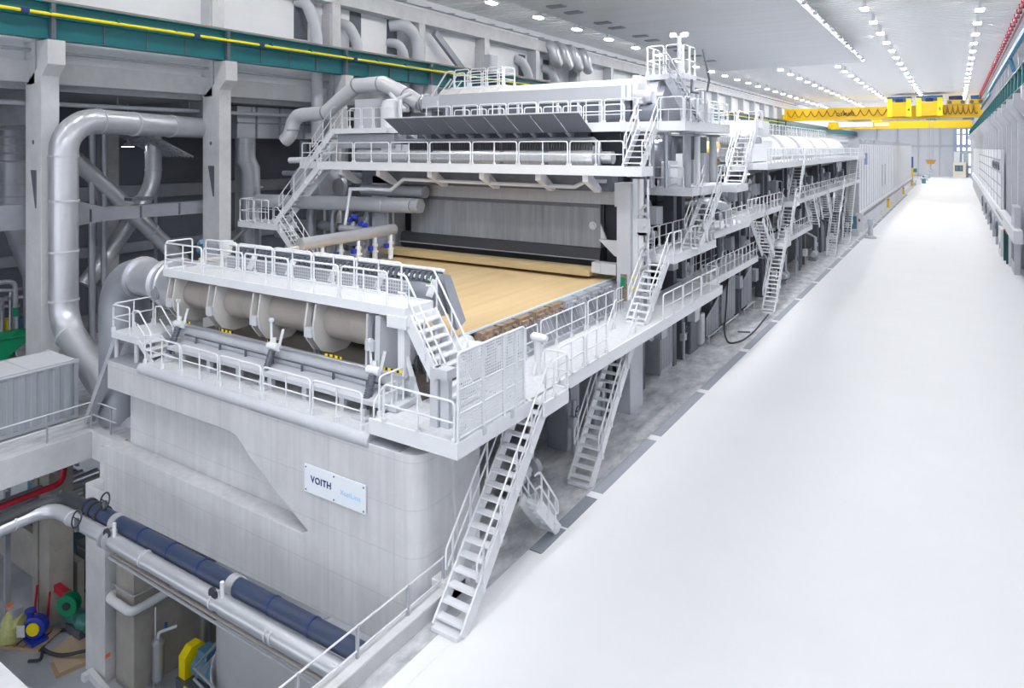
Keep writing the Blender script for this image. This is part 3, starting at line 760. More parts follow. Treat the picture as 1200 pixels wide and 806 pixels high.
m = M(); m.tube(fillet([(-12.1, 15.4, .3), (-12.1, 15.4, 1.15), (-11.0, 15.6, 1.15), (-11.0, 15.6, .3)], .2), .03, 6); m.tube([(-12.1, 15.4, .5), (-11.0, 15.6, .5)], .03, 6); m.tube([(-11.6, 15.5, .1), (-11.6, 15.5, 1.15)], .03, 6); m.build('frame', GALV, t)

# ------------------------------------------------------------------ sign
t = thing('company_sign', 'white rectangular company sign screwed to the concrete foundation block', 'sign', (-14.65, 13.57, 2.6))
SX0, SX1, SZ0, SZ1 = -15.9, -13.45, 2.05, 2.84
M().box(SX0, SX1, 13.53, 13.57, SZ0, SZ1).build('board', SIGNW, t)
for x in (SX0 + .07, (SX0 + SX1) / 2, SX1 - .07):
    for z in (SZ0 + .07, SZ1 - .07): M().cyl((x, 13.53, z), (x, 13.515, z), .025, 8).build('screw', DGREY, t)
def text(body, size, loc, rot, m, parent, name, bold=0.0, align='LEFT', sx=1):
    c = bpy.data.curves.new(name, 'FONT'); c.body = body; c.size = size; c.extrude = .004; c.offset = bold; c.align_x = align; c.align_y = 'CENTER'; c.space_character = 1.12
    o = bpy.data.objects.new(name, c); COL.objects.link(o); bpy.context.view_layer.update()
    me = bpy.data.meshes.new_from_object(o.evaluated_get(bpy.context.evaluated_depsgraph_get()))
    bpy.data.objects.remove(o); o = bpy.data.objects.new(name, me); COL.objects.link(o)
    if not me.materials: me.materials.append(m)
    T = Matrix.Translation(loc) @ Euler(rot).to_matrix().to_4x4() @ Matrix.Diagonal((sx, 1, 1, 1))
    me.transform(T); o.parent = parent; o.matrix_parent_inverse = parent_inv(parent)
    return o
text('VOITH', .26, (SX0 + .28, 13.525, SZ0 + .41), (PI / 2, 0, 0), NAVY, t, 'lettering', .006)
text('XcelLine', .2, (SX0 + 1.48, 13.525, SZ0 + .36), (PI / 2, 0, 0), SKYB, t, 'lettering', -.001)
# ------------------------------------------------------------------ wire table
t = thing('wire_table', 'long tan forming fabric table running under the grey hood plate', 'wire table', (-20, 24, 4.5))
m = M(); m.add([(-26.6, 17.8, 5.86), (-13.5, 17.8, 5.86), (-13.5, 34, 5.94), (-26.6, 34, 5.94)], [(0, 1, 2, 3)])
m.add([(-26.6, 17.8, 5.86), (-13.5, 17.8, 5.86), (-13.5, 17.5, 5.5), (-26.6, 17.5, 5.5)], [(0, 1, 2, 3)])
m.build('fabric', WIRE, t)
M().box(-13.52, -13.44, 17.8, 31, 5.87, 5.93).build('fabric_edge', mat('pale_blue_edge', (.62, .76, .88), .4), t)
M().box(-26.4, -13.6, 18, 34, 4.8, 5.7).build('table_frame', MGREY, t)
for i in range(11):
    y = 18.6 + 1.15 * i
    m = M(); m.box(-13.5, -13.15, y, y + .98, 5.62, 5.86); m.box(-13.3, -13.05, y + .1, y + .5, 5.55, 5.75); m.cyl((-13.2, y + .75, 5.7), (-13.0, y + .75, 5.7), .08, 8)
    m.build('edge_bracket', RUSTY if i < 5 else GALV, t)
for i in range(11):
    y = 19.0 + 1.05 * i
    m = M()
    for k in range(3):
        yy = y + .3 * k; m.beam((-13.1, yy, 5.62), (-12.85, yy + .25, 4.75), .03, .2, up=(1, 0, 0))
    m.build('diagonal_plate', GALV if i % 3 else LGREY, t)
M().box(-13.35, -13.2, 18.5, 31, 4.2, 5.62).build('side_panel', MGREY, t)
M().box(-13.2, -12.78, 19.6, 31, 4.3, 4.72).build('side_gutter', LGREY, t)
m = M(); m.lathe((-13.7, 17.9, 5.45), (1, 0, 0), [(0, .45), (.42, .5), (.45, .34), (.95, .36), (1.0, .2), (1.1, .18)], 20); m.box(-13.4, -12.9, 17.5, 18.3, 4.6, 5.2)
m.build('roll_bearing', WHITE, t)
for i in range(6):
    y = 18.5 + .35 * i; m = M(); m.box(-13.0 - .05 * (i % 2), -12.75, y, y + .25, 4.9, 5.3 + .12 * (i % 3)); m.cyl((-12.9, y + .1, 5.2), (-12.9, y + .1, 5.62), .07, 8)
    m.build('hose_fitting', WHITE if i % 2 else GALV, t)

t = thing('valve_cluster', 'cluster of white valves and hose fittings behind the stair from the front bridge', 'valves', (-14.1, 17, 5))
M().box(-14.9, -13.6, 16.7, 17.6, 4.9, 5.75).build('manifold', GALV, t)
for i in range(12):
    x = -14.8 + .32 * (i % 4); y = 16.75 + .32 * (i // 4); h = .35 + .25 * random.random()
    m = M(); m.lathe((x, y, 5.75), (0, 0, 1), [(0, .09), (h * .5, .09), (h * .5, .14), (h * .75, .14), (h, .05)], 10); v = m.build('valve', WHITE if i % 3 else LGREY, t)
    M().cyl((x, y, 5.75 + h * .6), (x + .22, y - .08, 5.75 + h * .6), .05, 8).build('spout', STEEL, v)
m = M(); m.tube(fillet([(-13.9, 16.7, 7.9), (-13.75, 16.9, 7.7), (-13.8, 17.0, 6.9), (-14.0, 17.1, 6.2)], .3), .025, 6); m.build('green_hose', mat('pale_green_hose', (.35, .75, .35), .5), t)
for i in range(3): M().tube(fillet([(-14.6 + .3 * i, 16.7, 5.4), (-14.5 + .3 * i, 16.45, 5.3), (-14.4 + .3 * i, 16.5, 4.7)], .15), .06, 8).build('hose', DGREY if i else GALV, t)
# ------------------------------------------------------------------ former: hood plate, lip, frame
t = thing('top_former', 'huge grey hood plate of the top former spanning the machine between frame columns', 'former', (-20, 30, 4.5))
M().box(-26.0, -14.15, 29.75, 30.1, 7.25, 9.35).build('hood_plate', PLATEV, t)
m = M(); m.prism([(29.74, 7.25), (29.6, 7.2), (29.5, 6.75), (29.7, 6.3), (30.3, 6.1), (30.3, 7.25)], 'x', -26.6, -14.1); m.build('dark_lip_strip', BLACK, t)
M().box(-26.6, -14.1, 29.44, 29.5, 6.69, 6.73).build('strip_edge', MGREY, t)
m = M(); m.prism([(28.6, 6.08), (28.6, 6.34), (28.85, 6.44), (29.3, 6.44), (29.3, 6.08)], 'x', -27.4, -14.2); m.build('suction_beam', BEIGE, t)
m = M(); m.box(-14.2, -13.0, 28.9, 29.4, 6.2, 6.7); m.box(-14.2, -13.75, 28.85, 28.9, 6.25, 6.7); m.build('beam_bracket', LGREY, t)
m = M(); m.cyl((-14.55, 29.75, 8.3), (-14.55, 29.70, 8.3), .2, 20); m.cyl((-14.55, 29.70, 8.3), (-14.55, 29.66, 8.3), .1, 12); m.build('port', LGREY, t)
M().box(-28.5, -13.1, 29.6, 30.3, 9.35, 10.0).build('cross_beam', mat('band_grey', (.42, .44, .48), .45, .2, noise=.15, stretch=(3, 1, .3)), t)
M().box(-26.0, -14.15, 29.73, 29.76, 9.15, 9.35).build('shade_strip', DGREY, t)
m = M(); m.box(-12.95, -12.3, 28.9, 30.4, 0, 10.4); m.box(-13.2, -12.95, 29.2, 30.2, 9.3, 10.4); m.build('frame_column', LGREY, t)
m = M(); m.box(-12.3, -12.05, 29.2, 29.5, 4.6, 10.6); m.cyl((-11.9, 29.2, 4.6), (-11.9, 29.2, 10.6), .12, 10); m.cyl((-11.65, 29.4, 4.6), (-11.65, 29.4, 10.6), .06, 8); m.build('standpipe', WHITE, t)
m = M(); m.prism([(-14.1, 7.7), (-12.95, 7.7), (-12.95, 6.9), (-13.3, 7.0)], 'y', 29.4, 29.6); m.prism([(-14.15, 9.3), (-14.15, 8.4), (-13.85, 7.7), (-14.15, 7.7)], 'y', 29.7, 29.8); m.build('gusset', LGREY, t)
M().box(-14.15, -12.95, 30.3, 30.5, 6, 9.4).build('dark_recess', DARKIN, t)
M().box(-28.2, -27.0, 28.9, 30.4, 0, 10.4).build('frame_column', MGREY, t)
for i in range(5):
    m = M(); z = 5.4 + .9 * i; m.box(-11.98, -11.5, 29.0, 29.2, z, z + .12); m.cyl((-11.9, 29.1, z + .2), (-11.6, 29.0, z + .45), .06, 6); m.build('valve', LGREY, t)
M().box(-12.0, -11.55, 29.0, 29.4, 8.1, 8.85).build('junction_box', LGREY, t)
M().box(-12.75, -12.45, 28.86, 28.9, 5.1, 6.3).build('stain_plate', RUSTY, t)
for z in (6.15, 5.65): M().prism([(-12.3, z), (-12.05, z), (-12.17, z + .2)], 'y', 28.9, 28.93).build('warning_plate', YEL2, t)
m = M(); m.prism([(-12.75, 5.7), (-12.55, 5.65), (-12.5, 6.15), (-12.7, 6.2)], 'y', 28.8, 28.84); m.build('green_cloth', GREEN, t)
for x in (-26.9, -26.5): 
    m = M(); m.tube([(x, 28.9, 6.3), (x, 28.8, 8.4)], .06, 8); m.build('upright_pipe', STEEL, t)
# grey pipe with an offset crossing under the upper walkway
m = M(); m.tube([(-28.0, 26.6, 7.6), (-28.6, 27.6, 9.7), (-27.0, 27.8, 9.72), (-25.8, 27.9, 9.72), (-25.0, 28.0, 10.32), (-14.8, 28.3, 10.2), (-14.2, 28.4, 10.5), (-13.3, 28.5, 10.5)], .10, 8)
tag(m.build('offset_pipe', LGREY), 'thin light grey pipe with an offset bend running below the upper cross walkway', 'pipe')
t = thing('round_duct', 'horizontal round grey duct ending left of the hood plate', 'duct', (-31, 28.6, 8.7))
m = M(); m.lathe((-38.0, 28.55, 8.6), (1, 0, .02), [(0, .42), (8.6, .42), (8.6, .44), (8.7, .44), (8.7, .42), (11, .42), (11, .45), (11.15, .45), (11.15, .42), (13.2, .42)], 20); m.build('duct', SHEET, t)
m = M(); m.cyl((-24.8, 28.55, 8.87), (-24.3, 28.6, 8.87), .44, 6); m.build('end_cap', MGREY, t)
t = thing('round_duct', 'shorter grey duct above the round duct, left of the hood plate', 'duct', (-26, 29, 9.7))
M().cyl((-29, 29.0, 9.6), (-24.3, 29.0, 9.6), .34, 16).build('duct', SHEETD, t)
# header pipe with valves on the wire left side
t = thing('header_pipe', 'grey header pipe with blue-handled valves left of the tan fabric', 'header pipe', (-26, 25, 6))
M().tube([(-25.7, 21.6, 7.5), (-25.9, 28.2, 7.55)], .30, 16).build('main', SHEET, t)
M().tube([(-27.4, 17.6, 7.15), (-26.2, 20.2, 7.2), (-25.8, 21.6, 7.35)], .11, 8).build('feed_pipe', mat('tan_pipe', (.52, .47, .42), .45), t)
for i in range(6):
    y = 21.5 + 1.2 * i
    m = M(); m.lathe((-25.75, y + .3, 7.3), (0, 0, -1), [(0, .1), (.35, .1), (.35, .16), (.5, .16), (.5, .12), (.7, .12), (.7, .2), (.78, .2), (.78, .14), (1.3, .14)], 12); v = m.build('valve', WHITE if i % 2 else LGREY, t)
    M().box(-25.9, -25.7, y - .1, y + .12, 6.62, 6.85).build('actuator', BLUEC, v)
for y in (21.9, 24.0, 26.3): M().box(-26.5, -26.3, y, y + .25, 5.6, 7.2).build('support', MGREY, t)
t = thing('control_valve', 'grey control valve with blue heads above the header pipe end', 'valve', (-27.5, 26.8, 7.8))
m = M(); m.cyl((-27.6, 26.8, 7.2), (-27.6, 26.8, 8.0), .14, 10); m.cyl((-28.3, 26.6, 7.6), (-26.2, 26.9, 7.6), .2, 10); m.build('body', SHEETD, t)
for a, b in ((-27.7, 8.1), (-27.4, 8.3), (-26.9, 7.95), (-26.6, 7.9)): M().cyl((a, 26.6, b), (a + .22, 26.6, b), .13, 10).build('head', BLUEC, t)
t = thing('mixing_valve', 'grey valve assembly with white funnel on the thin tan pipe', 'valve', (-28, 18.6, 7.2))
m = M(); m.box(-28.3, -27.3, 18.4, 18.9, 7.25, 7.75); m.build('body', MGREY, t)
m = M(); m.lathe((-27.1, 18.7, 7.3), (0, 0, 1), [(0, .18), (.3, .28), (.6, .32)], 10); m.cyl((-27.1, 18.7, 6.8), (-27.1, 18.7, 7.3), .12, 8); m.build('funnel', WHITE, t)
m = M(); m.cyl((-28.7, 18.5, 7.4), (-28.4, 18.5, 7.4), .18, 8); m.cyl((-28.6, 18.4, 7.7), (-28.4, 18.4, 7.8), .12, 8); m.build('actuator', BLUEM, t)

# ------------------------------------------------------------------ upper cross walkway and what is on it
UZ = 11.15
walkway('cross_walkway', 'white cross walkway with railings above the hood plate', [(-30.8, -11.1, 27.3, 28.6, UZ), (-33.2, -30.8, 27.9, 29.4, UZ)],
        [[(-30.8, 27.35, UZ), (-11.9, 27.35, UZ)], [(-11.15, 27.4, UZ), (-11.15, 28.4, UZ)], [(-33.1, 29.3, UZ), (-33.1, 27.95, UZ), (-31.6, 27.95, UZ)]], edge=.36, plen=2.55, h=1.15)
for i, x in enumerate((-29.3, -26.4, -22.8, -19.5, -16.3, -13.85)):
    m = M(); m.prism([(27.5, 10.8), (27.95, 10.8), (28.9, 10.15), (29.4, 10.15), (29.4, 9.95), (28.7, 9.95), (27.5, 10.5)], 'x', x - .14, x + .14)
    tag(m.build('walkway_bracket', WHITE), 'white cantilever bracket under the upper cross walkway, one of the row of six', 'bracket', 'brackets under the cross walkway')
# underside trough above the pipe
tag(M().box(-29, -13.2, 28.9, 29.6, 10.0, 10.95).build('beam_trough', DGREY), 'dark grey trough behind the brackets under the upper cross walkway', 'trough')
tag(M().box(-30, -13.4, 30.35, 30.6, 10.2, 13.0).build('back_shade_panel', DARKIN), 'added near-black shade panel behind the shiny roll of the upper cross walkway', 'panel')  # added dark sheet, its colour stands in for the shade behind the roll
t = thing('suction_roll', 'long shiny steel roll behind the railings of the upper cross walkway', 'roll', (-21, 29.5, 11.6))
m = M(); m.lathe((-30.2, 29.5, 11.55), (1, 0, 0), [(0, .3), (.6, .3), (.6, .58), (4.5, .58), (4.5, .45), (4.8, .45), (4.8, .6), (16.0, .6), (16.0, .3), (16.8, .3)], 28); m.build('shell', mat('bright_roll', (.78, .79, .82), .25, .6, noise=.25, scale=2, stretch=(4, 1, 1)), t)
for x in (-24.0, -19.4, -16.8): M().box(x, x + .22, 28.95, 29.1, 11.1, 12.3).build('strap', DGREY, t)
for i in range(3): M().box(-24.6 + .8 * i - 3, -23.9 + .8 * i - 3, 29.0, 29.2, 11.7, 12.2).build('cabinet', LGREY, t)
t = thing('spray_bar', 'grey spray bar with a row of nozzles and brackets under the tilted dark panels', 'spray bar', (-20, 29.6, 12.5))
M().tube([(-28.5, 29.6, 12.42), (-15.0, 29.6, 12.42), (-14.4, 29.4, 12.42), (-14.0, 29.2, 12.2), (-14.0, 29.2, 11.2)], .11, 10).build('pipe', SHEETD, t)
M().box(-27, -14.9, 29.9, 30.2, 12.1, 12.95).build('backing_plate', DGREY, t)
for i in range(60): 
    x = -26.8 + .2 * i
    if i % 5 == 0: M().prism([(29.3, 12.74), (29.9, 12.74), (29.9, 12.42)], 'x', x - .05, x + .14).build('bracket', LGREY, t)
m = M()
for i in range(80): m.cyl((-26.8 + .15 * i, 29.55, 12.78), (-26.8 + .15 * i, 29.55, 12.9), .045, 6)
o = m.build('nozzles', DGREY, t); o['kind'] = 'stuff'
m = M()
for i in range(75): m.box(-25.4 + .15 * i, -25.32 + .15 * i, 28.9, 29.0, 11.9, 12.32)
o = m.build('bristles', BLACK, t); o['kind'] = 'stuff'
t = thing('tilted_panels', 'row of dark grey tilted panels overhanging the spray bar', 'panel', (-20, 28.5, 13))
n = 9; X0, X1 = -26.35, -14.35
for i in range(n):
    a = X0 + (X1 - X0) * i / n + .03; b = X0 + (X1 - X0) * (i + 1) / n - .03
    m = M(); m.prism([(27.9, 13.58), (27.9, 13.63), (29.25, 12.80), (29.25, 12.75)], 'x', a, b); m.build('panel', mat('slate_panel', (.16, .175, .21), .45) if i == 0 else MATS['slate_panel'], t)
m = M(); m.tube([(X0, 27.88, 13.63), (X1, 27.88, 13.63)], .04, 6); m.build('edge_bar', LGREY, t)

# ------------------------------------------------------------------ top walkway and hood
TZ = 13.15
walkway('top_walkway', 'white top walkway with railings along the long steam hood and around the machine corner', [(-24.6, -12.0, 29.3, 30.5, TZ), (-12.0, -9.9, 29.3, 36.4, TZ), (-13.4, -11.6, 36.4, 42.5, TZ), (-13.4, -9.9, 42.5, 44.0, TZ)],
        [[(-24.6, 29.35, TZ), (-12.05, 29.35, TZ)], [(-11.1, 29.35, TZ), (-9.95, 29.35, TZ), (-9.95, 36.3, TZ), (-11.6, 36.35, TZ)], [(-11.65, 36.5, TZ), (-11.65, 42.4, TZ)], [(-9.95, 42.6, TZ), (-9.95, 43.95, TZ), (-13.3, 43.95, TZ)]], edge=.38, plen=1.75, h=1.12)
for p, q in [((-23, 30.4), (-14, 30.4))]:
    tt = thing('low_railing', 'low white railing between the top walkway and the steam hood', 'railing', (-18, 30.4, TZ)); rails(tt, [(-23.5, 30.45, TZ), (-13.2, 30.45, TZ)], plen=1.2, h=.95)
stair('steel_stair', 'white stair from the upper cross walkway to the top walkway, right of the tilted panels', (-11.6, 27.5), (0, 1), UZ, TZ, width=.82, slope=47, risers=8, base=False)
t = thing('steam_hood', 'long light grey box hood with canvas-covered sloping top above the top walkway', 'hood', (-19, 31.5, 14))
m = M(); m.box(-24.9, -13.0, 30.9, 33, 14.3, 15.05); m.build('body', ribbed('hood_side', (.47, .49, .53), .45, 'X', 6, .05, .1, .2), t)
nn = 9
for i in range(nn):
    a = -24.9 + 11.9 * i / nn; b = a + 11.9 / nn
    m = M(); m.prism([(30.9, 15.05), (31.3, 15.38), (33, 15.42), (33, 15.05)], 'x', a + .02, b - .02); m.build('canvas_cover', mat('canvas', (.60, .60, .59), .8, noise=.2, scale=3, bump=.4) if i == 0 else MATS['canvas'], t)
m = M(); m.box(-13.0, -12.85, 30.85, 33.1, 13.4, 15.5); m.box(-13.6, -13.4, 30.86, 30.9, 14.4, 15.3); m.box(-13.3, -13.1, 30.84, 30.9, 14.3, 15.3); m.build('end_frame', WHITE, t)
m = M(); m.box(-26.2, -24.9, 30.9, 32.6, 14.3, 15.0); m.box(-25.4, -24.95, 30.8, 30.9, 14.35, 14.7); m.build('end_box', LGREY, t)
m = M(); m.lathe((-26.9, 31.6, 14.65), (1, 0, 0), [(0, .42), (.2, .45), (.25, .58), (.32, .58), (.32, .48), (.45, .48), (.45, .6), (.55, .6), (.55, .45), (.7, .45)], 20); m.build('coupling', SHEET, t)
m = M(); m.box(-24.7, -13.2, 31.0, 32.8, 13.2, 14.3); m.build('support_frame', DGREY, t)
for i in range(10): m = M(); x = -24.4 + 1.2 * i; m.box(x, x + .12, 30.85, 31.0, 13.15, 14.3); m.build('leg', LGREY, t)
# railing platform on top of the hood, left end
t = thing('hood_platform', 'small white railed platform with a short stair on the left end of the steam hood', 'platform', (-23, 32, 15.4))
M().box(-24.6, -20.9, 31.6, 32.9, 15.4, 15.5).build('deck', WHITE, t)
rails(t, [(-24.4, 31.65, 15.5), (-20.95, 31.65, 15.5), (-20.95, 32.85, 15.5), (-24.4, 32.85, 15.5)], h=1.0, plen=1.3, midrails=2)
for y in (31.65, 32.7):
    m = M(); m.tube(fillet([(-26.1, y, 15.0), (-24.9, y, 16.45), (-24.4, y, 16.45), (-24.4, y, 15.5)], .15), .045, 6); m.tube([(-25.7, y, 14.9), (-24.6, y, 16.0)], .04, 6); m.build('handrail', WHITE, t)
for i in range(4): M().box(-25.7 + .3 * i, -25.4 + .3 * i, 31.7, 32.6, 14.95 + .15 * i, 15.0 + .15 * i).build('tread', WHITE, t)
# insulated steam pipe rising to the hood
t = thing('steam_pipe', 'thick pale insulated pipe bending up and over to the left end of the steam hood', 'pipe', (-32, 31, 13))
m = M(); m.tube(fillet([(-38.3, 30.9, 12.5), (-37.9, 31, 12.8), (-37.6, 31.2, 14.2), (-34.6, 31.2, 14.3)], .8, 5) + [(-31.9, 31.3, 15.95), (-29.7, 31.4, 15.98), (-27.9, 31.5, 15.2), (-26.9, 31.6, 14.65)], .47, 20); m.build('pipe', mat('pale_insulation', (.74, .75, .775), .4, .15, noise=.08), t)
for p, d in (((-34.6, 31.2, 14.3), (1, 0, .2)), ((-31.9, 31.3, 15.95), (1, 0, .3)), ((-29.9, 31.4, 15.98), (1, 0, 0)), ((-27.9, 31.5, 15.2), (1, 0, -.5)), ((-37.7, 31.1, 13.2), (0, 0, 1))):
    m = M(); d = V(d).normalized(); m.lathe(V(p) - d * .05, d, [(0, .5), (.1, .5)], 20); m.build('band', SHEETD, t)
# machine corner equipment at the upper left
t = thing('drive_platform', 'white railed platform with grey cabinet at the upper left of the former', 'platform', (-29, 29.5, TZ))
M().box(-31.3, -26.8, 28.6, 30.6, TZ - .3, TZ).build('deck', WHITE, t)
rails(t, [(-29.8, 28.65, TZ), (-26.9, 28.65, TZ)], plen=1.0, h=1.15); rails(t, [(-31.2, 30.5, TZ), (-31.2, 29.8, TZ)], plen=1, h=1.15)
M().box(-30.2, -28.6, 29.5, 30.2, TZ, 14.9).build('cabinet', LGREY, t)
m = M(); m.lathe((-27.6, 29.8, TZ), (0, 0, 1), [(0, .6), (1.2, .6), (1.6, .45), (1.7, .2)], 20); m.build('vessel', WHITE, t)
m = M()
for a, b in (((-28.4, 30, 14.5), (-26.4, 30.3, 15.2)), ((-28.0, 30.2, 15.2), (-26.6, 29.9, 14.2)), ((-26.6, 29.5, 13.2), (-26.6, 29.5, 14.8))): m.tube([a, b], .12, 8)
m.build('linkage', WHITE, t)
M().box(-31.0, -26.5, 28.9, 30.6, 12.0, 12.8).build('drive_housing', MGREY, t)
# stairs at the upper left, from the low platform to the cross walkway and on to the drive platform
PZ = 7.35
walkway('stair_platform', 'white square railed platform at the foot of the upper left stair', [(-38.2, -34.4, 27.2, 28.7, PZ)],
        [[(-34.9, 28.6, PZ), (-38.1, 28.6, PZ), (-38.1, 27.25, PZ), (-35.2, 27.25, PZ)]], edge=.32, plen=1.5, h=1.45)
stair('steel_stair', 'long white stair at the upper left rising from the square platform to the cross walkway', (-35.1, 28.0), (1, 0), PZ, UZ, width=.85, slope=43, risers=15, base=False, rh=1.15)
stair('steel_stair', 'short white stair at the upper left rising from the cross walkway to the drive platform', (-33.0, 28.95), (1, 0), UZ, TZ, width=.8, slope=45, risers=8, base=False, rh=1.15)
m = M(); m.beam((-37.8, 27.6, 6.95), (-39.6, 27.2, 5.5), .15, .15); m.beam((-37.9, 28.3, 7.0), (-37.9, 28.3, 0), .3, .3); m.beam((-34.6, 28.3, 7.0), (-34.6, 28.3, 0), .3, .3)
tag(m.build('platform_support', MGREY), 'grey steel legs and brace under the square stair platform', 'support')
stair('steel_stair', 'grey-white stair going down from the square platform behind the header pipe', (-31.0, 27.2), (-1, 0), 4.6, PZ, width=.8, slope=45, risers=11, base=False)

# ------------------------------------------------------------------ tower at the machine corner
t = thing('mast_tower', 'white railed lookout platform with lamp mast above the top walkway', 'tower', (-11.4, 32, 15.4))
M().box(-12.5, -10.6, 31.2, 33, 15.25, 15.5).build('deck', LGREY, t)
rails(t, [(-12.45, 33, 15.5), (-12.45, 31.25, 15.5), (-10.65, 31.25, 15.5), (-10.65, 33, 15.5)], h=1.35, plen=.95)
m = M(); m.cyl((-10.9, 31.4, 15.4), (-10.9, 31.4, 17.25), .09, 10); m.build('mast', WHITE, t)
for dx, dy in ((-.25, -.1), (.3, 0), (.15, .2)):
    m = M(); m.box(-10.9 + dx - .13, -10.9 + dx + .13, 31.4 + dy - .1, 31.4 + dy + .1, 17.2, 17.4); l = m.build('floodlight', WHITE, t)
    M().box(-10.9 + dx - .1, -10.9 + dx + .1, 31.4 + dy - .115, 31.4 + dy - .1, 17.22, 17.38).build('lens', LAMPS, l)
for y in (31.4, 32.8):
    for x in (-12.4, -10.7): M().box(x - .08, x + .08, y - .08, y + .08, TZ, 15.3).build('leg', LGREY, t)
stair('steel_stair', 'dark grey stair under the lookout platform with the lamp mast', (-9.9, 30.7), (-1, 0), TZ, 15.3, width=.8, slope=62, risers=9, railings=(0, 1), base=False, mat_=MGREY, rh=.9)
t = thing('calender_drive', 'grey drive housing with rounded guards and motor right of the steam hood', 'drive', (-12.5, 32.5, TZ))
m = M(); m.prism([(31.0, TZ), (31.0, 14.7), (31.4, 15.2), (32.4, 15.3), (33.6, 14.9), (34, TZ)], 'x', -12.3, -11.9); m.build('guard_plate', LGREY, t)
m = M(); m.prism([(31.2, TZ), (31.1, 14.5), (31.6, 15.0), (33.2, 14.9), (33.8, TZ)], 'x', -11.9, -11.6); m.build('guard_plate', MGREY, t)
m = M(); m.lathe((-12.9, 30.9, 14.4), (1, 0, 0), [(0, .3), (.1, .42), (.55, .42), (.65, .3), (.9, .3)], 16); m.box(-12.7, -12.3, 30.7, 31.1, 14.75, 15.05); m.build('motor', SHEET, t)
m = M(); m.lathe((-12.6, 31.0, 13.6), (1, 0, 0), [(0, .5), (.9, .5), (1.0, .3)], 18); m.build('coupling', DGREY, t)
for i in range(16):
    x = -12.3 + random.random() * 2.2; y = 31.3 + random.random() * 4; z = TZ + .1; h = .5 + random.random() * 1.1
    m = M()
    if i % 3 == 0: m.cyl((x, y, z), (x, y, z + h), .05 + .1 * random.random(), 10)
    elif i % 3 == 1: m.box(x, x + .3 + .2 * random.random(), y, y + .3, z, z + h * .7)
    else: m.tube(fillet([(x, y, z), (x, y, z + h), (x + .4, y + .2, z + h), (x + .4, y + .2, z)], .1), .05, 8)
    m.build(('standpipe', 'control_box', 'pipe_loop')[i % 3], (WHITE, LGREY, GALV, WHITE)[i % 4], t)
m = M(); m.tube([(-9.9, 31.8, 16.6), (-9.6, 31.8, 15.2), (-9.7, 31.8, 14.6)], .05, 6); m.tube([(-10.3, 31.4, 15.2), (-10.3, 31.4, 14.6), (-9.95, 31.4, 14.55)], .06, 6); m.build('hose', DGREY, t)
# ------------------------------------------------------------------ press and dryer sections: frames, rolls, galleries
def roll(y, z, r, x0=-27, x1=-13.3, mt=None, lab='', j=.35):
    t = thing('machine_roll', lab, 'roll', ((x0 + x1) / 2, y, z))
    m = M(); m.lathe((x0, y, z), (1, 0, 0), [(0, r * .96), (.02, r), (x1 - x0 - .02, r), (x1 - x0, r * .96)], 28); m.build('shell', mt or STEEL, t)
    m = M(); m.lathe((x1, y, z), (1, 0, 0), [(0, r * .45), (.25, r * .45), (.25, r * .3), (.6, r * .3)], 14); m.build('journal', LGREY, t)
    m = M(); m.box(x1 + .2, x1 + .65, y - r * .55, y + r * .55, z - r * .6, z + r * .5); m.build('bearing_housing', MGREY if y > 40 else LGREY, t)
    return t
FRAMEG = mat('machine_grey', (.13, .14, .17), .5, noise=.2)
def frame(y0, y1, z1, lab, x=-13.3, mt=None, levels=(4.2, 7.0)):
    mt = mt or FRAMEG
    t = thing('machine_bay', lab, 'machine frame', (x, y0, 0))
    for y in (y0, y1):
        M().box(x - .3, x + .3, y - .25, y + .25, 0, z1).build('column', mt or LGREY, t, bevel=.03)
        M().box(-27.5, -27, y - .25, y + .25, 0, z1).build('column', MGREY, t)
    for z in levels + (z1,): M().box(x - .22, x + .22, y0, y1, z - .35, z).build('side_beam', mt or LGREY, t)
    M().box(-27, x, y0 - .2, y0 + .2, z1 - .6, z1).build('cross_girder', MGREY, t)
    M().box(x - 1.3, x - 1.2, y0 - 1.2, y1 + 1.2, .1, z1 - .7).build('inner_shade_panel', DARKIN, t)  # added near-black sheet standing in for the shade of the packed interior
    return t
nth = 'first second third fourth fifth sixth seventh eighth ninth tenth eleventh twelfth'.split()
fy = [(32.2, 36.8), (38.2, 43.6), (45.2, 50.4), (52.2, 57.6), (59.2, 65.2), (67, 74), (76, 84), (86, 96), (98, 108)]
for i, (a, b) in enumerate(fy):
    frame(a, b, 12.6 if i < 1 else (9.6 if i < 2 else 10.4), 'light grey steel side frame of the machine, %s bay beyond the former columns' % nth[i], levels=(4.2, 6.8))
rr = [(33.5, 8.6, .8), (35.9, 5.9, .75), (34.2, 2.6, .7), (40.8, 6.2, .8), (41.4, 8.4, .55), (39.6, 2.4, .8), (46.0, 11.6, .85), (48.0, 8.8, .75), (47.2, 5.6, .8), (49.4, 2.6, .75), (54.5, 8.9, .75), (55.4, 5.8, .75), (54, 2.4, .8),
      (61, 8.8, .9), (63.4, 5.6, .9), (62, 2.2, .8), (69, 8.6, .9), (71.5, 5.6, .9), (78, 8.6, .9), (81, 5.4, .9), (90, 8.6, 1), (93, 5.4, 1), (102, 8.4, 1)]
for i, (y, z, r) in enumerate(rr):
    b = next((k for k, (p, q) in enumerate(fy) if p - 1.2 <= y <= q + 1.2), 0)
    hgt = 'lowest' if z < 4 else ('middle' if z < 7.5 else ('upper' if z < 10 else 'pale yellow felt-covered'))
    roll(y, z, r, mt=FELT if z > 11 else (STEEL if i % 3 else SHEETD), lab='%s cross roll in the %s bay of the machine %s' % (hgt, nth[b], 'near its front frame' if y < sum(fy[b]) / 2 else 'near its rear frame'))
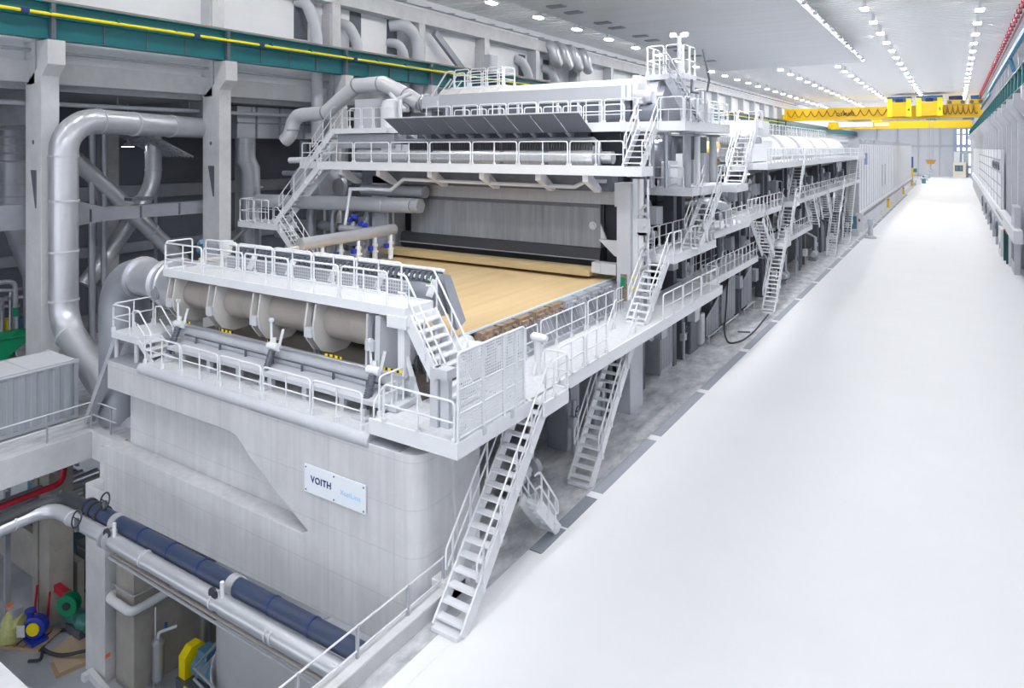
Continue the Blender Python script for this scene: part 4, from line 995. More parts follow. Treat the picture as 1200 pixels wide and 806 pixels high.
tag(M().box(-27, -13.15, 34.0, 43, 10.45, 12.7).build('press_housing', DGREY), 'dark press housing under the top walkway beside the yellow felt roll', 'housing')
for i, (x, y, z0, z1, r) in enumerate(((-12.9, 33.0, 10.0, 12.8, .16), (-12.2, 33.2, 10.0, 12.8, .1), (-11.6, 34.6, 10.0, 12.8, .2), (-13.4, 32.9, 10.0, 12.8, .3), (-12.0, 37.5, 10.0, 12.8, .16), (-12.3, 41.5, 10.0, 12.8, .22))):
    t = thing('support_post', '%s support post between the third-level gallery and the top walkway' % nth[i], 'post', (x, y, z0))
    M().cyl((x, y, z0), (x, y, z1), r, 10).build('post', (LGREY, STEEL, GALV, MGREY, WHITE, LGREY)[i], t); M().box(x - r - .1, x + r + .1, y - r - .1, y + r + .1, z1 - .15, z1).build('head_plate', GALV, t)
for i in range(4):
    t = thing('steel_cabinet', '%s steel cabinet on the third-level gallery in front of the press housing' % nth[i], 'cabinet', (-12.9, 34.8 + 2 * i, 9.95))
    M().box(-13.1, -12.65, 34.9 + 2 * i, 36.2 + 2 * i, 9.95, 11.3 + .4 * (i % 2)).build('body', WHITE if i % 2 else LGREY, t); M().box(-12.65, -12.62, 35.0 + 2 * i, 36.1 + 2 * i, 10.1, 11.1).build('door', WHITE, t)
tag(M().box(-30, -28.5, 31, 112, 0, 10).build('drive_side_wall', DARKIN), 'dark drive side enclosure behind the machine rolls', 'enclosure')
# pillars and cabinets under the gallery
def cabinet(x0, x1, y0, y1, z0, z1, lab, mt=LGREY, name='cabinet', door=True, cat='cabinet'):
    t = thing(name, lab, cat, ((x0 + x1) / 2, (y0 + y1) / 2, z0))
    M().box(x0, x1, y0, y1, z0, z1).build('body', mt, t, bevel=.02)
    if door:
        M().box(x0 + .06, x1 - .06, y0 - .02, y0, z0 + .1, z1 - .1).build('front_panel', mt, t)
        M().box(x1, x1 + .02, y0 + .06, y1 - .06, z0 + .1, z1 - .1).build('side_panel', mt, t)
    return t
cabinet(-14.2, -13.2, 31.6, 32.4, 0, 4.1, 'tall narrow grey ribbed pillar box left of the dark gap under the side gallery', GALV, 'pillar_box')
c = cabinet(-14.4, -13.05, 34.7, 36.5, 0, 4.0, 'wide light grey ribbed pillar box under the side gallery, with a shelf near its top', GALV, 'pillar_box')
m = M()
for i in range(9): m.box(-13.05, -13.0, 34.8 + .19 * i, 34.88 + .19 * i, .3, 3.2)
m.box(-14.3, -12.95, 34.5, 34.7, 3.1, 3.3); m.box(-13.05, -12.8, 34.7, 36.5, 3.4, 3.55); m.build('ribs_and_shelf', GALV, c)
for i, (y, lb) in enumerate(((26.5, 'dark grey valve box under the gallery behind the second stair'), (24.0, 'small grey cabinet under the gallery beside the second stair'))): cabinet(-13.8, -12.9, y, y + 1.1, 0, 2.2 + .6 * i, lb, MGREY)
cabinet(-13.6, -12.95, 39.2, 40.6, 0, 2.6, 'dark grey round-cornered cabinet under the end of the side gallery', DGREY)
cabinet(-13.3, -12.8, 40.8, 41.5, .2, 2.0, 'small light box cabinet standing beside the splash panel', LGREY)
for i, (a, b, z0, z1, lb) in enumerate(((42.0, 44.6, .4, 2.4, 'first grey ribbed splash panel near the black hose'), (45.4, 48.6, .5, 3.4, 'second grey ribbed splash panel with a slanted upper edge'), (50.4, 53.2, .5, 3.2, 'third grey ribbed splash panel just before the tall stair'))):
    t = thing('splash_panel', lb, 'panel', (-12.9, a, 0))
    M().prism([(a, z0), (b, z0), (b, z1), (a, z1 - .9)], 'x', -12.92, -12.86).build('plate', GALV, t)
    m = M(); k = 9
    for j in range(k): y = a + (b - a) * (j + .5) / k; m.box(-12.86, -12.83, y - .04, y + .04, z0 + .05, z1 - .95 + .8 * (j + .5) / k)
    m.build('rib', MGREY, t)
    m = M(); m.tube([(-12.7, a - .2, .45), (-12.7, b + .2, .45)], .05, 6); m.tube([(-12.7, a, 0), (-12.7, a, .45)], .05, 6); m.tube([(-12.7, b, 0), (-12.7, b, .45)], .05, 6); m.build('guard_tube', LGREY, t)
m = M(); m.tube(fillet([(-12.8, 46.6, 3.6), (-12.7, 45.6, .9), (-12.4, 44.2, .15), (-11.6, 42.4, .05), (-11.1, 43.6, .05), (-11.0, 46.0, .05), (-11.3, 51.5, .05)], 1.6, 6), .055, 8)
tag(m.build('black_hose', BLACK), 'black hose lying in a loop on the floor in front of the splash panels', 'hose')
m = M(); m.tube([(-11.9, 45.6, .06), (-11.2, 45.9, .06)], .05, 6); tag(m.build('loose_bar', DGREY), 'dark bar lying on the floor inside the hose loop', 'bar')
# pipework and small equipment along the machine side, ground level
kinds = [('pump', 'pump'), ('valve_stand', 'valve'), ('pipe_bundle', 'pipes'), ('control_box', 'control box')]
gl = ['beside the first', 'near the second', 'at the third', 'behind the fourth', 'before the fifth', 'past the fifth', 'beside the sixth', 'past the sixth', 'at the seventh', 'past the seventh', 'at the eighth', 'past the eighth']
for i in range(24):
    y = 19.5 + 3.7 * i + random.random() * .8; x = -13.0 + random.random() * .5; k = i % 4; z0 = 0
    if 31 < y < 37 or 41 < y < 54: x = -14.6
    b = min(range(len(fy)), key=lambda q: abs(y - sum(fy[q]) / 2))
    nm, cat = kinds[k]; b = b if y > 31 else -1
    where = 'under the side gallery below the tan fabric' if y < 31 else 'at floor level in the %s machine bay' % nth[b]
    t = thing(nm, 'grey %s %s' % ({'pump': 'motor pump', 'valve_stand': 'valve stand with hand wheel', 'pipe_bundle': 'vertical pipe bundle', 'control_box': 'control box on a post'}[nm], where), cat, (x, y, 0), group='side equipment: %s %s' % (nm, where))
    if k == 0:
        M().box(x - .5, x + .3, y - .3, y + .7, 0, .3).build('base', MGREY, t)
        m = M(); m.lathe((x, y - .2, .65), (0, 1, 0), [(0, .2), (.05, .3), (.6, .3), (.65, .15), (.9, .15)], 14); m.build('motor', LGREY, t)
        m = M(); m.lathe((x, y + .7, .65), (0, 1, 0), [(0, .2), (.05, .38), (.3, .38), (.35, .2)], 14); m.tube([(x, y + .85, .9), (x, y + .85, 2.4), (x - 1, y + .85, 2.9)], .12, 8); m.build('pump_head', GALV, t)
    elif k == 1:
        m = M(); m.cyl((x, y, 0), (x, y, 2.1), .09, 8); m.box(x - .12, x + .12, y - .25, y + .25, 1.1, 1.5); m.build('stand', GALV, t)
        m = M(); m.tube([(x + .2 + .0, y + .22 * math.cos(a), 1.7 + .22 * math.sin(a)) for a in [PI * 2 * q / 12 for q in range(12)]], .02, 5, closed=True); m.cyl((x, y, 1.7), (x + .2, y, 1.7), .03, 6); m.build('hand_wheel', DGREY, t)
    elif k == 2:
        for q in range(4):
            m = M(); yy = y + .35 * q; m.tube(fillet([(x - .2 * (q % 2), yy, 0), (x - .2 * (q % 2), yy, 3.2 + .2 * q), (x - 1.5, yy, 3.2 + .2 * q)], .3), .07 + .03 * (q % 3), 8); m.build('pipe', (GALV, LGREY, DGREY, STEEL)[q], t)
    else:
        m = M(); m.cyl((x, y, 0), (x, y, 1.1), .05, 6); m.build('post', LGREY, t)
        M().box(x - .2, x + .2, y - .25, y + .3, 1.0, 1.7).build('box', WHITE, t)
# upper level equipment of the operating side
for i in range(34):
    y = 31.5 + i * 2.25 + random.random(); lev = (4.65, 7.1, 9.7)[i % 3]
    if lev > 9 and y > 44: lev = 7.55
    x = -13.2 - random.random() * .6
    t = thing('actuator', 'white machine actuator with pipe loop, %s level of the operating side' % {4.65: 'first', 7.1: 'second', 7.55: 'second', 9.7: 'third'}[lev], 'actuator', (x, y, lev), group='actuators on the %s level' % {4.65: 'first', 7.1: 'second', 7.55: 'second', 9.7: 'third'}[lev])
    M().box(x - .3, x + .25, y, y + .6, lev, lev + .7 + .5 * random.random()).build('housing', (GALV, LGREY, MGREY, WHITE)[i % 4], t)
    m = M(); m.lathe((x + .25, y + .3, lev + .4), (1, 0, 0), [(0, .2), (.25, .2), (.3, .1)], 12); m.build('cylinder', LGREY, t)
    m = M(); m.tube(fillet([(x, y + .7, lev), (x, y + .7, lev + 1.5), (x + .3, y + 1.1, lev + 1.5), (x + .3, y + 1.1, lev)], .15), .05, 6); m.build('pipe_loop', (WHITE, STEEL, GALV)[i % 3], t)

# galleries on upper levels
walkway('upper_gallery', 'white second-level gallery with railings right of the former column', [(-12.5, -10.8, 30.4, 37.0, 7.05)],
        [[(-10.85, 32.9, 7.05), (-10.85, 36.9, 7.05)], [(-12.4, 30.45, 7.05), (-11.7, 30.45, 7.05)], [(-10.85, 30.5, 7.05), (-10.85, 31.6, 7.05)]], edge=.36, plen=1.5)
rl2 = thing('gallery_railing', 'white railing panel across the back of the second-level gallery landing', 'railing', (-12, 33, 7.05)); rails(rl2, [(-12.45, 31.0, 7.05), (-12.45, 36.8, 7.05)], plen=2)
walkway('upper_gallery', 'white third-level gallery above the second-level landing with railings', [(-16.5, -11.0, 33.6, 34.8, 9.95), (-12.6, -10.8, 34.8, 38.0, 9.95), (-12.6, -9.95, 38.0, 40.4, 9.95)],
        [[(-16.4, 33.65, 9.95), (-11.4, 33.65, 9.95)], [(-10.85, 37.4, 9.95), (-10.85, 38.8, 9.95)]], edge=.36, plen=1.5)
walkway('upper_gallery', 'white first-level gallery between the side gallery and the tall stair', [(-13.2, -11.5, 37.6, 49.4, 4.5), (-13.2, -11.5, 58.4, 71, 4.6)],
        [[(-11.55, 37.7, 4.5), (-11.55, 49.2, 4.5)], [(-13.1, 38, 4.5), (-13.1, 49, 4.5)], [(-11.55, 58.6, 4.6), (-11.55, 70.9, 4.6)]], edge=.34, plen=1.9)
walkway('upper_gallery', 'white second-level gallery between the splash panels and the tall stair', [(-13.2, -11.2, 38.0, 45.9, 7.3), (-13.4, -11.4, 45.9, 56.6, 7.5)],
        [[(-11.25, 38.1, 7.3), (-11.25, 45.2, 7.3)], [(-11.45, 46.2, 7.5), (-11.45, 56.4, 7.5)], [(-13.3, 46.5, 7.5), (-13.3, 56.4, 7.5)]], edge=.34, plen=1.2)
walkway('upper_gallery', 'long white upper gallery with railings leading to the ribbed dryer hood', [(-14.5, -12.0, 44.6, 50, 10.9), (-13.4, -11.0, 50, 112, 10.9)],
        [[(-12.05, 44.7, 10.9), (-12.05, 50, 10.9)], [(-14.4, 44.65, 10.9), (-12.1, 44.65, 10.9)], [(-11.05, 50.1, 10.9), (-11.05, 63.8, 10.9)], [(-11.05, 65.4, 10.9), (-11.05, 110, 10.9)], [(-13.3, 66, 10.9), (-13.3, 110, 10.9)]], edge=.42, plen=2.4)
walkway('upper_gallery', 'white second-level gallery beyond the tall stair', [(-13.2, -11.4, 60.6, 110, 7.5)], [[(-11.45, 62, 7.5), (-11.45, 109, 7.5)]], edge=.34, plen=2.4)
# stairs
stair('steel_stair', 'white stair rising from the side gallery to the second-level gallery', (-11.3, 27.2), (0, 1), 4.6, 7.05, width=.86, slope=43, risers=10)
stair('steel_stair', 'white stair rising from the second-level to the third-level gallery', (-10.9, 33.2), (0, 1), 7.05, 9.95, width=.85, slope=39, risers=11)
stair('steel_stair', 'white stair rising from the third-level gallery up to the end of the top walkway', (-10.45, 39.2), (0, 1), 9.95, TZ, width=.95, slope=45, risers=12)
stair('steel_stair', 'white crossing stair descending from the second level behind the hose loop', (-11.0, 50.2), (0, -1), 4.5, 7.4, width=.8, slope=40, risers=11, base=False)
S4 = -11.45
stair('steel_stair', 'lowest flight of the tall white stair standing behind the hose loop', (S4, 52.2), (0, 1), 0, 4.6, width=.86, slope=49, risers=17)
stair('steel_stair', 'middle flight of the tall white stair standing behind the hose loop', (S4, 57.4), (0, 1), 4.6, 7.5, width=.86, slope=48, risers=11)
stair('steel_stair', 'top flight of the tall white stair standing behind the hose loop', (S4, 61.2), (0, 1), 7.5, 10.9, width=.86, slope=48, risers=13)
walkway('stair_landing', 'white landing between the lowest and middle flight of the tall stair', [(-12.0, -10.9, 56.0, 57.6, 4.6)], [[(-10.95, 56.2, 4.6), (-10.95, 57.5, 4.6)]], plen=1.5, cat='landing')
walkway('stair_landing', 'white landing between the middle and top flight of the tall stair', [(-12.0, -10.9, 60.0, 61.3, 7.5)], [[(-10.95, 60.1, 7.5), (-10.95, 61.2, 7.5)]], plen=1.5, cat='landing')
stair('steel_stair', 'white stair farther along the machine, before the longest straight stair', (-11.55, 82.8), (0, 1), 0, 4.6, width=.86, slope=48, risers=17)
stair('steel_stair', 'white stair from the first to the second level, before the longest straight stair', (-11.55, 87.6), (0, 1), 4.6, 7.5, width=.86, slope=48, risers=11)
stair('steel_stair', 'longest straight white stair, just in front of the ribbed dryer hood', (-11.5, 94.6), (0, 1), 0, 10.9, width=.9, slope=50, risers=38)
for (y, z0, z1) in ((70.5, 4.6, 7.5), (78, 4.6, 7.5)):
    stair('steel_stair', 'white crossing stair between two gallery levels %s the tall stair' % ('just beyond' if y < 75 else 'farther beyond'), (-11.2, y), (0, -1), z0, z1, width=.8, slope=42, risers=11, base=False)
# upper hoods beyond
cabinet(-15.5, -10.6, 46.6, 48.6, 12.75, 13.8, 'white flat-fronted press hood box behind the top walkway', WHITE, 'press_hood', cat='hood')
m = M(); m.box(-15.5, -10.7, 46.5, 46.9, 12.3, 12.7)
for i in range(30): m.box(-15.3 + .155 * i, -15.22 + .155 * i, 46.4, 46.5, 12.4, 12.75)
tag(m.build('nozzle_rail', MGREY), 'dark nozzle rail below the white press hood box', 'rail')
tag(M().box(-16, -12.4, 49, 58, 11.0, 12.6).build('service_housing', WHITE), 'white service housing on the upper gallery behind the press hood', 'housing')
for i, (y0, y1, zt) in enumerate(((60, 66, 13.2), (67, 74, 13.3), (75, 83, 13.3), (84, 93, 13.3), (94, 108, 13.3))):
    t = thing('dryer_hood', '%s rounded white dryer hood section on top of the machine' % nth[i], 'hood', (-18, y0, 11))
    prof = [(-27, 11.2)] + [(-12.6 - 2.4 * (1 - math.sin(a)) , 11.3 + (zt - 11.3) * math.cos(a) ) for a in []]
    arcp = [(-13.2 - 1.9 + 1.9 * math.cos(a), 11.3 + (zt - 11.3) * math.sin(a)) for a in [PI / 2 * k / 6 for k in range(7)]]
    M().prism([(-27, 11.2), (-13.2, 11.2)] + arcp + [(-27, zt)], 'y', y0 + .1, y1 - .1).build('shell', LGREY, t)
    arc2 = [(-13.1 - 1.95 + 2.0 * math.cos(a), 11.25 + (zt - 11.2) * math.sin(a)) for a in [PI / 2 * k / 6 for k in range(7)]]
    M().prism([(-16.5, 11.2), (-13.1, 11.2)] + arc2 + [(-16.5, zt + .06)], 'y', y0, y0 + .3).build('rim', WHITE, t)
t = thing('roof_railing', 'white low railing along the top of the machine hoods', 'railing', (-13, 70, 13)); rails(t, [(-14.9, 50, 12.6), (-14.9, 58, 12.6)], plen=2); rails(t, [(-15.4, 60, 13.3), (-15.4, 106, 13.3)], plen=3)
# curved pipe behind the crossing stair
m = M(); m.tube(fillet([(-14, 40.5, 8.7), (-12.6, 41.5, 8.7), (-11.9, 43, 8.4), (-11.8, 43.2, 7.0)], 1, 6), .28, 12)
tag(m.build('bent_pipe', STEEL), 'thick bent steel pipe under the third-level gallery', 'pipe')
# work lamps under galleries; the top walkway corner one is added for glow
for i, (x, y, z, nm) in enumerate(((-12.9, 52, 10.1, 'upper gallery by the press section'), (-12.6, 89, 6.9, 'second level before the longest stair'), (-13.0, 34.2, 12.4, 'top walkway corner, added for its white glow'))):
    t = thing('work_lamp', 'bright round work lamp under the ' + nm, 'lamp', (x, y, z))
    m = M(); m.lathe((x, y, z), (0, 0, 1), [(0, .2), (.12, .16), (.3, .05)], 12); m.build('housing', LGREY, t)
    m = M(); m.lathe((x, y, z - .02), (0, 0, 1), [(0, .18), (.02, .18)], 12); m.build('lens', mat('work_lamp_lens', (1, .98, .96), .5, emit=60) if i == 0 else MATS['work_lamp_lens'], t)
# joints in the worn floor strip
# ------------------------------------------------------------------ ribbed dryer hood far down the machine
t = thing('dryer_section', 'long ribbed light grey dryer hood far down the aisle, dark band at foot', 'dryer hood', (-19, 112, 0))
m = M(); m.box(-26, -11.9, 112, 256, 2.6, 12.6); m.build('hood_wall', ribbed('hood_ribs', (.74, .76, .80), .45, 'Y', .35, .4, 0, .5), t)
m = M()
for i in range(40): y = 112 + 3.6 * i; m.box(-11.92, -11.86, y, y + .12, 2.7, 12.5)
m.build('panel_seam', GALV, t)
for y in (150.5, 157): M().box(-11.91, -11.85, y, y + .5, 4.6, 8.8).build('dark_slot', MGREY, t)
m = M(); m.box(-11.95, -11.7, 112, 256, 2.2, 2.6); m.build('ledge', WHITE, t)
m = M(); m.box(-12.6, -12.2, 112, 256, 1.25, 2.2); m.build('window_band', mat('grey_band', (.26, .25, .27), .4), t)
m = M()
for y in (112, 160.5, 205): m.box(-12.25, -12.0, y, y + .7, 1.2, 2.2)
m.build('band_post', WHITE, t)
M().box(-12.6, -12.0, 112, 256, 0, 1.25).build('base_wall', WALLW, t)
m = M(); m.box(-26, -12.2, 112, 256, 12.6, 12.9)
for i in range(90): y = 113 + 1.55 * i; m.box(-12.4 - .3 * (i % 2), -12.0, y, y + .8, 12.6, 12.9 + .5 * ((i * 7) % 3) / 2)
m.build('roof_clutter', GALV, t)
M().box(-11.86, -11.82, 120.2, 123.4, 9.4, 11.2).build('blue_sheet', mat('blue_notice', (.13, .18, .50), .5), t)
M().box(-13.2, -11.8, 111.6, 112, 0, 13.2).build('end_frame', LGREY, t)
for i, (x, y, lb) in enumerate(((-11.4, 158, 'nearest yellow guard post in front of the long ribbed dryer hood'), (-11.4, 207, 'middle yellow guard post in front of the ribbed dryer hood'), (-11.4, 250, 'farthest yellow guard post at the end of the dryer hood'))):
    t = thing('guard_post', lb, 'post', (x, y, 0))
    M().box(x - .22, x + .22, y - .22, y + .22, 0, 1.5).build('post', YEL, t); M().box(x - .22, x + .22, y - .22, y + .22, 1.5, 1.75).build('cap', ORANGE, t)
t = thing('operator_pedestal', 'grey-blue operator pedestal with wide foot alone on the white floor', 'pedestal', (-9.5, 103, 0))
m = M(); m.lathe((-9.5, 103, 0), (0, 0, 1), [(0, .75), (.15, .75), (.3, .5), (.4, .3), (1.7, .28)], 16); m.build('stand', LGREY, t)
M().box(-9.85, -9.15, 102.8, 103.2, 1.7, 2.5).build('head', mat('pale_blue_case', (.55, .62, .70), .4), t)
for i, (x, y, w, h, c, lb) in enumerate(((-12.2, 108, .5, 2.4, BLUEM, 'blue-grey control cabinet at the corner of the ribbed hood'), (-11.6, 110.5, .5, 2.6, WHITE, 'white control cabinet with red button at the ribbed hood corner'), (-11.5, 104.5, .4, .9, LGREY, 'low grey pump box on the floor by the hood corner'))):
    t = thing('control_cabinet', lb, 'cabinet', (x, y, 0)); M().box(x - w, x + w, y - .3, y + .3, 0, h).build('body', c, t)
    M().box(x - w * .2, x + w * .2, y - .33, y - .3, h * .55, h * .7).build('button_plate', RED if i == 1 else YEL2, t)
# end of the hall: equipment
t = thing('control_kiosk', 'cream control kiosk with dark screen window at the far end of the hall', 'kiosk', (2, 334, 0))
M().box(-.8, 3.6, 333, 336, 0, 6.2).build('body', mat('cream_paint', (.78, .74, .60), .5), t); M().box(-.2, 2.6, 332.9, 333, 2.6, 5.0).build('screen', DGREY, t)
for a in (.1, 1.5): M().box(a, a + .8, 332.85, 332.9, 3.2, 4.6).build('display', BLUEM, t)
t = thing('white_unit', 'white unit with pipework behind the cream kiosk', 'unit', (2, 340, 0)); M().box(-.6, 1.6, 339, 342, 0, 10.5).build('body', WHITE, t); M().box(2.6, 4.6, 338, 341, 0, 11).build('pipe_frame', GALV, t)
for i in range(9):
    x = -11.2 + (i % 3) * 1.1; y = 256 + 8 * i
    t = thing('supply_crate', 'small grey crate or box on the floor beyond the end of the dryer hood', 'crate', (x, y, 0), group='crates beyond the dryer hood')
    M().box(x - .6, x + .6, y - .8, y + .8, 0, .9 + .4 * (i % 3)).build('box', (LGREY, WHITE, BLUEM, GALV, LGREY)[i % 5], t); M().box(x - .65, x + .65, y - .85, y + .85, .9 + .4 * (i % 3), 1.0 + .4 * (i % 3)).build('lid', WHITE, t)
t = thing('reel_stand', 'blue, yellow and teal machine column at the far end of the dryer hood', 'machine', (-12, 258, 0))
for z0, z1, c in ((5.6, 9.2, BLUE), (2.8, 5.6, YEL), (0, 2.8, LGREY)): M().box(-12.4, -11.4, 257, 258, z0, z1).build('segment', c, t)
M().box(-11.4, -10.4, 257.4, 258, 4.2, 5.4).build('arm', TEAL, t)

# ------------------------------------------------------------------ overhead cranes
def crane(y, z0, z1, lab, x0=-38.2, x1=4.95):
    t = thing('overhead_crane', lab, 'crane', ((x0 + x1) / 2, y, z0))
    M().box(x0, x1, y, y + .9, z0, z1).build('girder', YEL, t)
    M().box(x0, x1, y + 5, y + 5.9, z0, z1).build('girder', YEL, t)
    for x in (x0 - .2, x1 - .6): M().box(x, x + .9, y - 1.5, y + 8, z0 + .3, z0 + 1.5).build('end_carriage', YEL, t)
    M().box(x0, x1, y - .25, y, z1 - .12, z1).box(x0, x1, y - .2, y, z0, z0 + .1).build('flange', YEL2, t)
    return t
c = crane(193, 19.3, 22.3, 'large yellow overhead travelling crane spanning the hall, nearer of the two')
fest = M(); pts = []
n = 14
for i in range(n):
    for k in range(8):
        u = k / 8; x = -37.4 + (27.0) * (i + u) / n; pts.append((x, 192.55, 21.6 - 1.5 * math.sin(PI * u)))
fest.tube(pts, .11, 6, cap=False)
pts = []
for i in range(9):
    for k in range(8): u = k / 8; x = -4.6 + 9.2 * (i + u) / 9; pts.append((x, 192.55, 22.0 - 2.0 * math.sin(PI * u) ** .5))
fest.tube(pts, .11, 6, cap=False); fest.build('festoon_cable', mat('brown_cable', (.22, .12, .03), .6), c)
text('DEMAG', 1.15, (-25.6, 192.7, 20.55), (PI / 2, 0, 0), INK, c, 'lettering', .02)
def trolley(x0, x1, lab, mot, num, big=True):
    t = thing('crane_trolley', lab, 'crane trolley', ((x0 + x1) / 2, 192, 22))
    if big:
        M().box(x0, x1, 191.2, 192.4, 19.7, 23.2).build('frame', YEL, t)
        for x in (x0, x1 - .9): M().box(x - .1, x + 1.0, 190.9, 191.2, 19.6, 24.0).build('leg', YEL2, t)
        M().box(x0 + 1.5, x1 - 1.5, 191.15, 191.2, 20.2, 22.6).build('front_plate', YEL, t)
        m = M(); m.box(x0 - .1, x1 + .1, 191, 198, 24.0 - .5, 24.45); m.build('hoist_cover', mot, t)
        m = M(); m.lathe(((x0 + x1) / 2 - .8, 191.2, 23.5), (1, 0, 0), [(0, .4), (1.6, .4)], 12); m.build('motor', NAVY, t)
        text(num, 1.0, (x1 - .7, 190.88, 21.2), (PI / 2, 0, 0), INK, t, 'lettering', .02)
    else:
        M().box(x0, x1, 192, 197, 22.35, 23.4).build('frame', YEL, t)
        m = M(); m.lathe((x0 + .4, 192.2, 23.8), (1, 0, 0), [(0, .45), (1.4, .5), (x1 - x0 - .8, .5)], 12); m.build('motor', mot, t)
        for x in (x0 + .6, x1 - .6): m = M(); m.cyl((x, 191.8, 22.75), (x, 192, 22.75), .42, 12); m.build('wheel', DGREY, t)
    return t
trolley(-13.9, -9.0, 'left big crane trolley with blue hoist cover on the nearer yellow crane', BLUE, '4')
trolley(-7.8, -2.6, 'right big crane trolley with blue hoist cover on the nearer yellow crane', BLUE, '5')
trolley(-1.7, 2.0, 'small crane trolley with dark motor beside the right big trolley', NAVY, '', False)
trolley(2.6, 4.9 + .6, 'small crane trolley with blue motor at the right end of the nearer crane', BLUE, '', False)
t = thing('crane_hook', 'orange crane hook block hanging on ropes under the nearer crane', 'hook', (-5, 195, 8.6))
m = M()
for dx in (-.5, -.2, .2, .5): m.cyl((-5 + dx, 195, 9), (-5 + dx, 195, 19.8), .04, 5)
m.build('rope', GALV, t)
m = M(); m.prism([(-6.1, 9.2), (-3.9, 9.2), (-4.3, 8.2), (-5.7, 8.2)], 'y', 194.6, 195.4); m.build('block', mat('hook_orange', (.55, .28, .05), .5), t)
m = M(); m.tube([(-5, 195, 8.2), (-5, 195, 7.0), (-4.6, 195, 6.6), (-5, 195, 6.3), (-5.4, 195, 6.7)], .16, 8); m.build('hook', LGREY, t)
c2 = crane(262, 18.6, 21.0, 'second yellow overhead crane farther down the hall with a white board on its girder', -37.2, 4.3)
M().box(-34, -23.5, 261.6, 262, 19.2, 20.9).build('white_board', WHITE, c2); M().box(-23, -18.6, 261.6, 262, 19.3, 20.6).build('cream_board', mat('cream_board', (.85, .72, .40), .5), c2)
for x in (-24, -8, 2): M().box(x, x + 3, 262, 266, 21, 22.2).build('trolley', YEL if x < -10 else BLUE, c2)

# ------------------------------------------------------------------ right side of the aisle
t = thing('cladding_wall', 'white wall cladding with rows of small dots at the right side of the aisle', 'cladding', (5, 150, 0))
M().box(4.8, 5.05, 104, 260, 4.4, 11.8).build('panel', WHITE, t)
for i in range(16): M().box(4.74, 4.8, 104 + 9.6 * i, 104.5 + 9.6 * i, 4.4, 11.8).build('joint_post', LGREY, t)
m = M()
for i in range(60):
    for k in range(4): m.box(4.77, 4.8, 106 + 1.6 * i, 106.25 + 1.6 * i, 5.6 + 1.6 * k, 5.8 + 1.6 * k)
o = m.build('dots', MGREY, t); o['kind'] = 'stuff'
t = thing('service_trough', 'long white service trough with pipes along the foot of the right wall', 'trough', (4.8, 140, 3))
M().box(4.5, 5.2, 78, 260, 3.2, 4.4).build('trough', WHITE, t)
for z in (2.6, 2.1, 1.6): M().tube([(4.7, 88, z), (4.7, 260, z)], .1, 6).build('pipe', GALV, t)
for i in range(40): M().box(4.55, 4.9, 86 + 4.4 * i, 86.2 + 4.4 * i, 0, 3.2).build('support', WHITE, t)
for i in range(9): M().box(4.49, 4.5, 96 + 1.8 * i, 96.9 + 1.8 * i, 3.7, 4.0).build('dark_slot', DGREY, t)
for i in range(8):
    y = 96 + 9 * i
    t = thing('pipe_valve', 'pipe valve with round handle at the foot of the right wall', 'valve', (4.4, y, 1.5), group='valves along the right wall')
    m = M(); m.tube([(4.35, y + .9 * math.cos(a), 1.9 + .9 * math.sin(a)) for a in [2 * PI * k / 12 for k in range(12)]], .12, 6, closed=True); m.build('ring', DGREY if i % 2 else GALV, t)
    M().box(4.25, 4.6, y - .3, y + .3, 0, 1.9).build('body', LGREY, t)
for i, (y, x, lb) in enumerate(((87.6, 4.6, 'nearer dark green hinged door panel at the right wall'), (90.2, 4.5, 'farther dark green hinged door panel at the right wall'))):
    t = thing('green_door_panel', lb, 'door panel', (x, y, 0)); M().beam((x - .15, y - .1, 1.6), (x + .35, y + .3, 1.6), .12, 3.2, up=(0, 0, 1)).build('leaf', DKGREEN, t); M().box(x - .2, x + .4, y - .2, y + .2, 3.2, 3.35).build('red_edge', REDP, t)
t = thing('white_locker', 'white locker cabinet next to the green door panels at the right wall', 'locker', (4.4, 94, 0)); M().box(4.2, 4.8, 93, 97.5, 0, 3).build('body', WHITE, t); M().box(4.17, 4.2, 94, 94.4, .8, 1.5).build('handle', DGREY, t)
t = thing('grey_cabinet', 'grey wall cabinet with dark grille at the very right edge of the photo', 'cabinet', (4.9, 82, 0)); M().box(4.7, 5.2, 80.5, 84.5, 0, 6.4).build('body', LGREY, t); M().box(4.67, 4.7, 81, 84, 1.2, 4.2).build('grille', DGREY, t)
for i, y in enumerate((108, 112.5, 117, 122)):
    t = thing('cable_coil', 'dark coiled cable hanging on the right wall cladding', 'cable coil', (4.6, y, 9.6), group='cable coils on the right wall')
    m = M(); m.tube([(4.62, y + 1.2 * math.cos(a), 9.7 + .5 * math.sin(a)) for a in [2 * PI * k / 14 for k in range(14)]], .09, 6, closed=True); m.build('coil', DGREY, t); M().box(4.6, 4.8, y - .1, y + .1, 10.3, 10.6).build('hook', LGREY, t)
